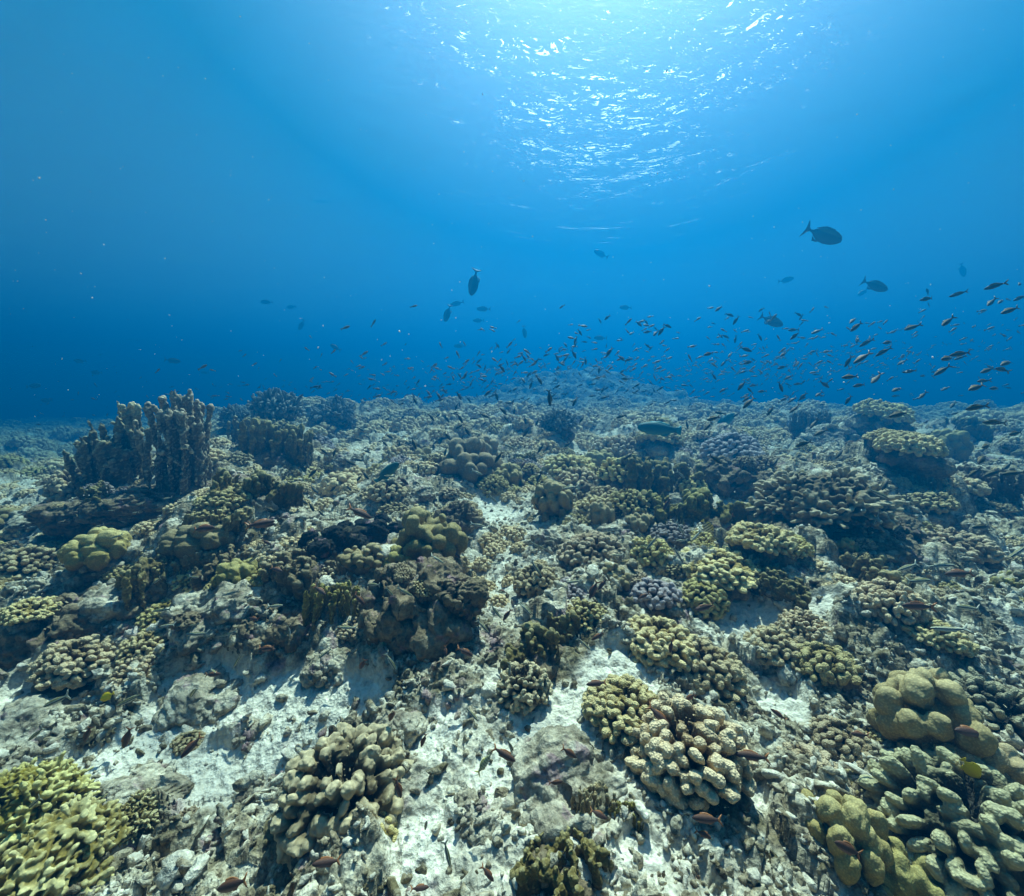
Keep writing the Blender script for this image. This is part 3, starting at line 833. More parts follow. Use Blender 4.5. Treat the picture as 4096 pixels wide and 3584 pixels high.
# ---------------------------------------------------------------- the rest of the cover, scattered over the bed
def free(x, y, r, k=0.55):
    return all((x - a) ** 2 + (y - b) ** 2 > ((r + c) * k) ** 2 for a, b, c in occupied)
def scatter(n, y0, y1, pick, smin, smax, wide=1.38, tries=14, simple_from=7.0, k=0.52):
    c = 0
    for _ in range(n * tries):
        if c >= n: break
        y = math.sqrt(random.uniform(y0 ** 2, y1 ** 2)); x = random.uniform(-wide, wide) * y
        s = random.triangular(smin, smax, smin * 1.2)
        sandy = float(sand_at(np.array([x]), np.array([y]))[0])
        if sandy > 0.3 and random.random() < 0.9: continue
        if not free(x, y, s * 0.5, k): continue
        place(pick(), x, y, s, simple=y > simple_from, squash=random.uniform(0.75, 1.05)); c += 1
    return c
def pick_of(*kw):
    names, ws = zip(*kw)
    return lambda: random.choices(names, ws)[0]
scatter(60, 1.0, 2.6, pick_of(('rock', 5), ('rock_brown', 1), ('cauli', 3), ('cauli_dead', 1)), 0.06, 0.15)
scatter(170, 1.7, 4.5, pick_of(('cauli', 9), ('rock', 2.5), ('rock_brown', 2), ('lobe', 1), ('fire', 1.4), ('cauli_pink', 1), ('cauli_dead', .7)), 0.12, 0.34)
scatter(130, 3.8, 7.0, pick_of(('cauli', 8), ('rock', 2), ('rock_brown', 2), ('lobe', 1), ('fire', 1), ('cauli_pink', 1.5)), 0.20, 0.48)
scatter(40, 6.5, 9.0, pick_of(('cauli', 8), ('rock_brown', 1), ('thicket', 1), ('cauli_pink', 1.5)), 0.26, 0.55)

# small heads growing on the big rocks
for a, b, c, r, hh in list(ROCKS):
    if r < 0.2 or b > 8: continue
    for _ in range(int(3 + r * 8)):
        q = random.uniform(0.2, 0.95) * r; an = random.uniform(0, 6.28)
        place(random.choices(['cauli', 'cauli_pink', 'lobe', 'rock', 'fire'], [4, 1, 1, 3, 1])[0], a + q * math.cos(an), b + q * math.sin(an), random.uniform(0.07, 0.07 + r * 0.35), simple=b > 5)

# far cover: beyond the heads one can tell apart, one mass of coral
def far_cover():
    low = [cauli('tmp_low', n, s, seg=6, prof=PROF_LOW, inner=False, fuse=0, size=.52, elong=(1, 1.6)) for n, s in ((48, 201), (60, 202), (38, 203))]
    data = []
    for me in low:
        v = np.empty(len(me.vertices) * 3, np.float32); me.vertices.foreach_get('co', v)
        f = np.empty(len(me.loops), np.int32); me.loops.foreach_get('vertex_index', f)
        t = np.empty(len(me.vertices), np.float32); me.attributes['tip'].data.foreach_get('value', t)
        data.append((v.reshape(-1, 3), f.reshape(-1, 4), t)); 
    rg = np.random.default_rng(44)
    V, F, T, o = [], [], [], 0
    pts = []
    for _ in range(13000):
        y = math.sqrt(rg.uniform(3.0 ** 2, 20.0 ** 2)) if _ % 3 else rg.uniform(1.9, 6.0); x = rg.uniform(-1.42, 1.42) * y
        s = rg.uniform(0.14, 0.45) * (0.75 if y < 6 else 1.15) if _ % 3 else rg.uniform(0.05, 0.16)
        if y < 6 and rg.random() < 0.85 * float(sand_at(np.array([x]), np.array([y]))[0]): continue
        if y > 11 and rg.random() < 0.45: continue
        if not free(x, y, s * 0.5, 0.5): continue
        occupied.append((x, y, s * 0.42)); pts.append((x, y, s))
    P = np.array(pts); Z = height(P[:, 0], P[:, 1])
    for (x, y, s), z in zip(pts, Z):
        v, f, t = data[rg.integers(3)]
        a = rg.uniform(0, 6.28); q = s / 0.3
        c_, s_ = math.cos(a) * q, math.sin(a) * q
        w = np.stack([v[:, 0] * c_ - v[:, 1] * s_ + x, v[:, 0] * s_ + v[:, 1] * c_ + y, v[:, 2] * q * rg.uniform(.8, 1.2) + z + s * 0.15], -1)
        V.append(w); F.append(f + o); T.append(t * rg.uniform(0.75, 1.05)); o += len(v)
    me = mesh_from('coral_cover', np.concatenate(V), np.concatenate(F), True, M['cauli'])
    with_tip(me, np.concatenate(T))
    link('coral_cover', me, kind='stuff', label='continuous carpet of small knobbly corals fading into the blue')
    for me in low: bpy.data.meshes.remove(me)
    print('far cover', len(pts), o)
far_cover()

# rubble: broken bits lying everywhere between the corals
def rubble():
    rg = np.random.default_rng(9)
    n = 60000
    y = 0.55 * (9.0 / 0.55) ** rg.random(n) ; x = rg.uniform(-1.4, 1.4, n) * (y + 0.25)
    keep = (rg.random(n) > 0.8 * sand_at(x, y)) & (fbm(x * 3.1, y * 3.1, 141, 3) > rg.uniform(-0.55, 0.25, n))
    x, y = x[keep], y[keep]; n = len(x)
    z = height_fine(x, y)
    s = rg.gamma(1.6, 0.0030, n) + 0.0025
    s = s * (1 + 0.12 * y)
    ph = np.array([(0.0, 0.0), (0.05, .55), (0.3, 1.0), (0.65, .9), (0.92, .6), (1.0, 0.0)])
    D = rg.standard_normal((n, 3)) * [1, 1, 0.45]
    L = s * rg.uniform(1.4, 3.6, n)
    Dn = D / np.linalg.norm(D, axis=1, keepdims=True)
    P0 = np.stack([x, y, z + s * 0.3], -1) - Dn * L[:, None] * 0.5
    V, F, tip = nubs_mesh(P0, D, L, s * rg.uniform(.7, 1.2, n), s * rg.uniform(.5, .9, n), rg.uniform(0, 3, n), rg, 8, ph, 0.34, 0.25)
    me = mesh_from('coral_rubble', V, F, True, M['seabed'])
    sa = me.attributes.new('sand', 'FLOAT', 'POINT'); sa.data.foreach_set('value', np.repeat((rg.random(n) < 0.2) * 0.7, len(ph) * 8).astype(np.float32))
    link('coral_rubble', me, kind='stuff', label='loose broken coral rubble strewn over the sand')
rubble()

# ---------------------------------------------------------------- fish
def mat_fish(name, back, flank, belly, stripe=None, bar=None, zb=(0.0, 1.0)):
    m = NT(name)
    tc = m.n('TexCoord').outputs['Object']
    sx = m.n('SeparateXYZ'); m.t.links.new(tc, sx.inputs[0])
    z = m.math('MULTIPLY_ADD', sx.outputs[2], 3.6, 0.5)
    nz = m.noise(tc, 60, 2)
    z2 = m.math('ADD', z, m.math('MULTIPLY', m.math('SUBTRACT', nz, 0.5), 0.12))
    stops = [(0.16, belly), (0.36, flank), (0.66, flank), (0.80, back)]
    if stripe:
        stops = [(0.14, belly), (0.34, belly), (0.40, flank), (0.50, flank), (0.53, stripe), (0.60, stripe), (0.64, back)]
    c = m.ramp(z2, stops)
    if bar:
        bx = m.math('FRACT', m.math('MULTIPLY', sx.outputs[0], bar[1]))
        c = m.mix(m.math('LESS_THAN', bx, 0.32), c, bar[0])
    sc = m.voro(tc, 70)
    c = m.mix(0.25, c, m.ramp(sc, [(0, 1.2), (0.6, 0.6)]), 'MULTIPLY')
    principled(m, c, 0.55, 0.25, m.bump(sc, 0.3, 0.004))
    return m.m
def mat_fin(name, col):
    m = NT(name)
    tc = m.n('TexCoord').outputs['Object']
    w = m.n('TexWave', ins={'Scale': 14.0, 'Distortion': 1.0}); m.t.links.new(tc, w.inputs[0])
    c = m.mix(0.35, col, m.ramp(w.outputs[0] if w.outputs[0].type == 'VALUE' else w.outputs[1], [(0, 0.5), (1, 1.1)]), 'MULTIPLY')
    principled(m, c, 0.5, 0.3)
    return m.m
def mat_plain(name, col, rough=0.5):
    m = NT(name)
    tc = m.n('TexCoord').outputs['Object']
    c = m.mix(0.3, col, m.ramp(m.noise(tc, 30, 3), [(0.3, 0.6), (0.7, 1.1)]), 'MULTIPLY')
    principled(m, c, rough, 0.4)
    return m.m

EYE = mat_plain('fish_eye', (0.02, 0.02, 0.02), 0.2)
PF = {
 'slim': [(0.500, 0.000, 0.000, 0.003), (0.485, 0.023, -0.020, 0.015), (0.440, 0.058, -0.051, 0.038), (0.340, 0.100, -0.092, 0.061), (0.180, 0.131, -0.128, 0.077), (0.000, 0.134, -0.134, 0.077), (-0.160, 0.105, -0.108, 0.059), (-0.280, 0.064, -0.064, 0.033), (-0.360, 0.040, -0.040, 0.015), (-0.400, 0.046, -0.046, 0.008)],
 'long': [(0.500, 0.000, 0.000, 0.002), (0.485, 0.017, -0.014, 0.012), (0.430, 0.041, -0.036, 0.029), (0.320, 0.070, -0.067, 0.048), (0.120, 0.086, -0.089, 0.058), (-0.080, 0.079, -0.084, 0.053), (-0.240, 0.053, -0.058, 0.034), (-0.340, 0.034, -0.034, 0.014), (-0.400, 0.036, -0.036, 0.007)],
 'oval': [(.50, -.01, -.012, .002), (.485, .050, -.035, .016), (.43, .105, -.080, .034), (.30, .152, -.140, .050), (.12, .172, -.170, .056), (-.06, .150, -.155, .048), (-.20, .090, -.100, .030), (-.29, .036, -.042, .014), (-.345, .020, -.020, .008), (-.39, .028, -.028, .005)],
 'tang': [(.50, .0, .0, .002), (.47, .045, -.045, .018), (.40, .13, -.13, .036), (.24, .235, -.235, .050), (.05, .27, -.27, .050), (-.13, .22, -.22, .036), (-.24, .11, -.11, .020), (-.31, .04, -.04, .010), (-.37, .045, -.045, .005)],
 'heavy': [(.50, .0, .0, .004), (.48, .060, -.045, .030), (.42, .105, -.085, .055), (.28, .150, -.130, .075), (.08, .165, -.150, .080), (-.12, .130, -.125, .060), (-.26, .085, -.080, .036), (-.34, .062, -.060, .018), (-.40, .070, -.068, .008)],
}
def body_mesh(name, prof, mat, bend=0.0):
    p = np.array(prof); n = 26
    xs = np.concatenate([np.linspace(.5, .40, 7)[:-1], np.linspace(.40, -.36, 16), np.linspace(-.38, p[-1, 0], 3)])
    order = np.argsort(p[:, 0])
    g = lambda k: np.interp(xs, p[order, 0], p[order, k])
    top, bot, wd = g(1), g(2), g(3)
    an = np.linspace(0, 2 * np.pi, 16, endpoint=False)
    cz, hz = (top + bot) / 2, (top - bot) / 2
    X = np.repeat(xs[:, None], 16, 1)
    Y = wd[:, None] * np.sin(an) * (1 - 0.25 * np.abs(np.cos(an)) ** 2)
    Y = Y + bend * (X - 0.1) ** 2 * (X < 0.1)
    Z = cz[:, None] + hz[:, None] * np.cos(an)
    V = np.stack([X, Y, Z], -1).reshape(-1, 3)
    F = grid_faces(len(xs), 16, wrap=True)
    # close the ends with a centre vertex
    k = len(V)
    V = np.concatenate([V, [[xs[0] + .002, 0, cz[0]]], [[xs[-1], bend * (xs[-1] - .1) ** 2, cz[-1]]]])
    i = np.arange(16); j = (i + 1) % 16; b = (len(xs) - 1) * 16
    F = np.concatenate([F, np.stack([i, np.full(16, k), j, j], -1)[:, [0, 1, 2, 2]], np.stack([b + i, b + j, np.full(16, k + 1), np.full(16, k + 1)], -1)])
    me = bpy.data.meshes.new(name)
    me.from_pydata([tuple(v) for v in V], [], [tuple(dict.fromkeys(f)) for f in F.tolist()])
    me.polygons.foreach_set('use_smooth', np.ones(len(me.polygons), bool))
    me.materials.append(mat); me.update()
    return me
def fin_mesh(name, pts, mat, th=0.006, bend=0.0):
    """a thin lens-edged fin from its outline in the x-z plane"""
    pts = np.array(pts, float); n = len(pts); c = pts.mean(0)
    off = lambda x: bend * (x - 0.1) ** 2 * (x < 0.1)
    V = [(x, off(x), z) for x, z in pts] + [(c[0] * .5 + x * .5, off(x) + th, c[1] * .5 + z * .5) for x, z in pts] + [(c[0] * .5 + x * .5, off(x) - th, c[1] * .5 + z * .5) for x, z in pts]
    F = []
    for i in range(n):
        j = (i + 1) % n
        F += [(i, j, n + j, n + i), (j, i, 2 * n + i, 2 * n + j)]
    F += [tuple(range(n, 2 * n)), tuple(reversed(range(2 * n, 3 * n)))]
    me = bpy.data.meshes.new(name); me.from_pydata(V, [], F)
    bm = bmesh.new(); bm.from_mesh(me); bmesh.ops.recalc_face_normals(bm, faces=bm.faces); bmesh.ops.triangulate(bm, faces=bm.faces); bm.to_mesh(me); bm.free()
    me.polygons.foreach_set('use_smooth', np.ones(len(me.polygons), bool))
    me.materials.append(mat); return me
def eye_mesh(x, z, y, r):
    bm = bmesh.new(); bmesh.ops.create_uvsphere(bm, u_segments=10, v_segments=8, radius=r)
    for v in bm.verts: v.co.y *= 0.5; v.co += Vector((x, y, z))
    me = bpy.data.meshes.new('eye'); bm.to_mesh(me); bm.free(); me.materials.append(EYE)
    me.polygons.foreach_set('use_smooth', np.ones(len(me.polygons), bool)); return me

FORK = [(-.355, .03), (-.41, .06), (-.48, .135), (-.56, .185), (-.50, .07), (-.455, .0), (-.50, -.07), (-.56, -.185), (-.48, -.135), (-.41, -.06), (-.355, -.03)]
LUNATE = [(-.36, .022), (-.41, .05), (-.47, .13), (-.53, .20), (-.50, .09), (-.485, .0), (-.50, -.09), (-.53, -.20), (-.47, -.13), (-.41, -.05), (-.36, -.022)]
FAN = [(-.36, .04), (-.42, .085), (-.50, .12), (-.515, .05), (-.51, -.05), (-.50, -.12), (-.42, -.085), (-.36, -.04)]
def dorsal(h, x0=.26, x1=-.26, zt=.10, z0=.07):
    return [(x0, z0 + .01), (x0 - .06, zt + h * .8), (x0 - .2, zt + h), ((x0 + x1) / 2 - .05, zt + h * .85), (x1 + .04, z0 + h * .6), (x1, z0 - .02), (x1 + .1, zt - .04), ((x0 + x1) / 2, zt - .02)]
def anal(h, x0=.0, x1=-.27, zt=-.09, z0=-.06):
    return [(x, -z) for x, z in dorsal(h, x0, x1, -zt, -z0)]
PECT = [(.24, -.01), (.17, -.045), (.10, -.10), (.08, -.07), (.13, -.02), (.22, .015)]
SPEC = {}
def species(key, prof, tail, mats, dh=(.055, .125, .075), ah=(.03, -.115, -.07), eye=(.42, .02, .026, .012), bend=0.0, full=True):
    bm_, fm_ = mats
    parts = [('tail_fin', fin_mesh('tail_fin', tail, fm_, .005, bend)), ('dorsal_fin', fin_mesh('dorsal_fin', dorsal(dh[0], zt=dh[1], z0=dh[2]), fm_, .004))]
    if full:
        parts += [('anal_fin', fin_mesh('anal_fin', anal(ah[0], zt=ah[1], z0=ah[2]), fm_, .004)),
                  ('eye', eye_mesh(eye[0], eye[1], eye[2], eye[3])), ('eye', eye_mesh(eye[0], eye[1], -eye[2], eye[3]))]
    SPEC.setdefault(key, []).append((body_mesh('fish_body', PF[prof], bm_, bend), parts))
MB_ = mat_fish('olive_backed_fish', (0.13, 0.10, 0.02), (0.016, 0.020, 0.015), (0.06, 0.07, 0.07))
MF_ = mat_fin('dusky_yellow_fin', (0.12, 0.085, 0.03))
for bd in (0.0, 0.35, -0.35): species('school', 'slim', FORK, (MB_, MF_), bend=bd, full=False)
MS_ = mat_fish('striped_wrasse', (0.24, 0.21, 0.07), (0.05, 0.065, 0.07), (0.45, 0.48, 0.46), stripe=(0.55, 0.55, 0.40))
for bd in (0.0, 0.3): species('striped', 'long', FORK, (MS_, mat_fin('pale_fin', (0.45, 0.45, 0.35))), dh=(.02, .07, .045), ah=(.02, -.07, -.045), eye=(.43, .008, .022, .010), bend=bd)
MR_ = mat_fish('rusty_fish', (0.14, 0.055, 0.025), (0.075, 0.035, 0.025), (0.20, 0.11, 0.09))
for bd in (0.0, 0.3): species('rusty', 'slim', FORK, (MR_, mat_fin('orange_fin', (0.34, 0.13, 0.04))), bend=bd)
species('dark', 'oval', LUNATE, (mat_fish('slate_surgeonfish', (0.10, 0.12, 0.09), (0.035, 0.045, 0.05), (0.04, 0.05, 0.06)), mat_fin('slate_fin', (0.06, 0.07, 0.07))), dh=(.02, .165, .10), ah=(.02, -.165, -.10), eye=(.40, .05, .036, .016))
species('tang', 'tang', FAN, (mat_fish('lemon_tang', (1.0, 0.70, 0.0), (1.0, 0.68, 0.0), (0.9, 0.60, 0.0)), mat_fin('lemon_fin', (0.85, 0.58, 0.02))), dh=(.08, .22, .16), ah=(.08, -.22, -.16), eye=(.39, .03, .04, .018))
species('parrot', 'heavy', FAN, (mat_fish('teal_parrotfish', (0.04, 0.15, 0.13), (0.035, 0.13, 0.12), (0.06, 0.20, 0.18)), mat_fin('teal_fin', (0.05, 0.26, 0.28))), dh=(.03, .15, .11), ah=(.03, -.14, -.10), eye=(.40, .05, .055, .014))
species('butterfly', 'tang', FAN, (mat_fish('barred_butterflyfish', (0.70, 0.55, 0.10), (0.68, 0.62, 0.40), (0.65, 0.60, 0.45), bar=((0.08, 0.08, 0.06), 7.0)), mat_fin('yellow_fin', (0.75, 0.58, 0.10))), dh=(.05, .22, .16), ah=(.05, -.22, -.16), eye=(.39, .03, .04, .016))
species('snapper', 'slim', FORK, (mat_fish('yellow_barred_fish', (0.50, 0.46, 0.16), (0.45, 0.45, 0.25), (0.65, 0.66, 0.55), bar=((0.22, 0.22, 0.12), 9.0)), mat_fin('white_yellow_fin', (0.75, 0.66, 0.20))))
FNAME = {'school': ('schooling_fish', 'small dusky fish shoaling over the reef', .088), 'striped': ('striped_wrasse', 'pale striped wrasses low over the coral', .095), 'rusty': ('rusty_fish', 'rusty red fish low over the coral', .10),
         'dark': ('surgeonfish', 'dark surgeonfish in open water', .36), 'tang': ('yellow_tang', None, .10), 'parrot': ('parrotfish', 'teal parrotfish grazing on the reef', .38), 'butterfly': ('butterflyfish', None, .11), 'snapper': ('barred_fish', None, .13)}
FISH = []
def fish(key, px, py, ln, ang, label=None, L=None, yaw=None):
    name, group, L0 = FNAME[key]
    L0 = (L or L0) * random.uniform(0.92, 1.08)
    r = ray(px, py)
    t = L0 * FPX / ln
    tt = np.linspace(0.3, max(t * 1.15, 0.6), 60)
    hit = r.z * tt < top_at(r.x * tt, r.y * tt) + 0.10
    if hit.any():
        t2 = max(tt[int(np.argmax(hit))] * 0.92, 0.35)
        L0 *= min(1.0, t2 / t); t = min(t, t2)
    a = math.radians(ang)
    right, up, fwd = Vector((1, 0, 0)), Vector((0, SP, CP)), Vector((0, CP, -SP))
    yw = random.gauss(0, 0.22) if yaw is None else yaw
    n = (right * math.cos(a) + up * math.sin(a)) * math.cos(yw) + fwd * math.sin(yw)
    v = r.normalized()
    y = (v - n * v.dot(n)).normalized()
    y = (Matrix.Rotation(random.gauss(0, 0.25 if yaw is None else 0.08), 3, n) @ y)
    z = n.cross(y)
    if z.z < 0: y, z = -y, -z
    me, parts = SPEC[key][len(FISH) % len(SPEC[key])]
    o = bpy.data.objects.new(name, me); C.objects.link(o)
    rot = Matrix((n, y, z)).transposed().to_4x4()
    o.matrix_world = Matrix.Translation(r * t) @ rot @ Matrix.Scale(L0, 4)
    for pn, pm in parts:
        c = bpy.data.objects.new(pn, pm); C.objects.link(c); c.parent = o
    tag(o, label, 'fish', group)
    FISH.append([o, key, px, py, t, ln, ang])
    return o
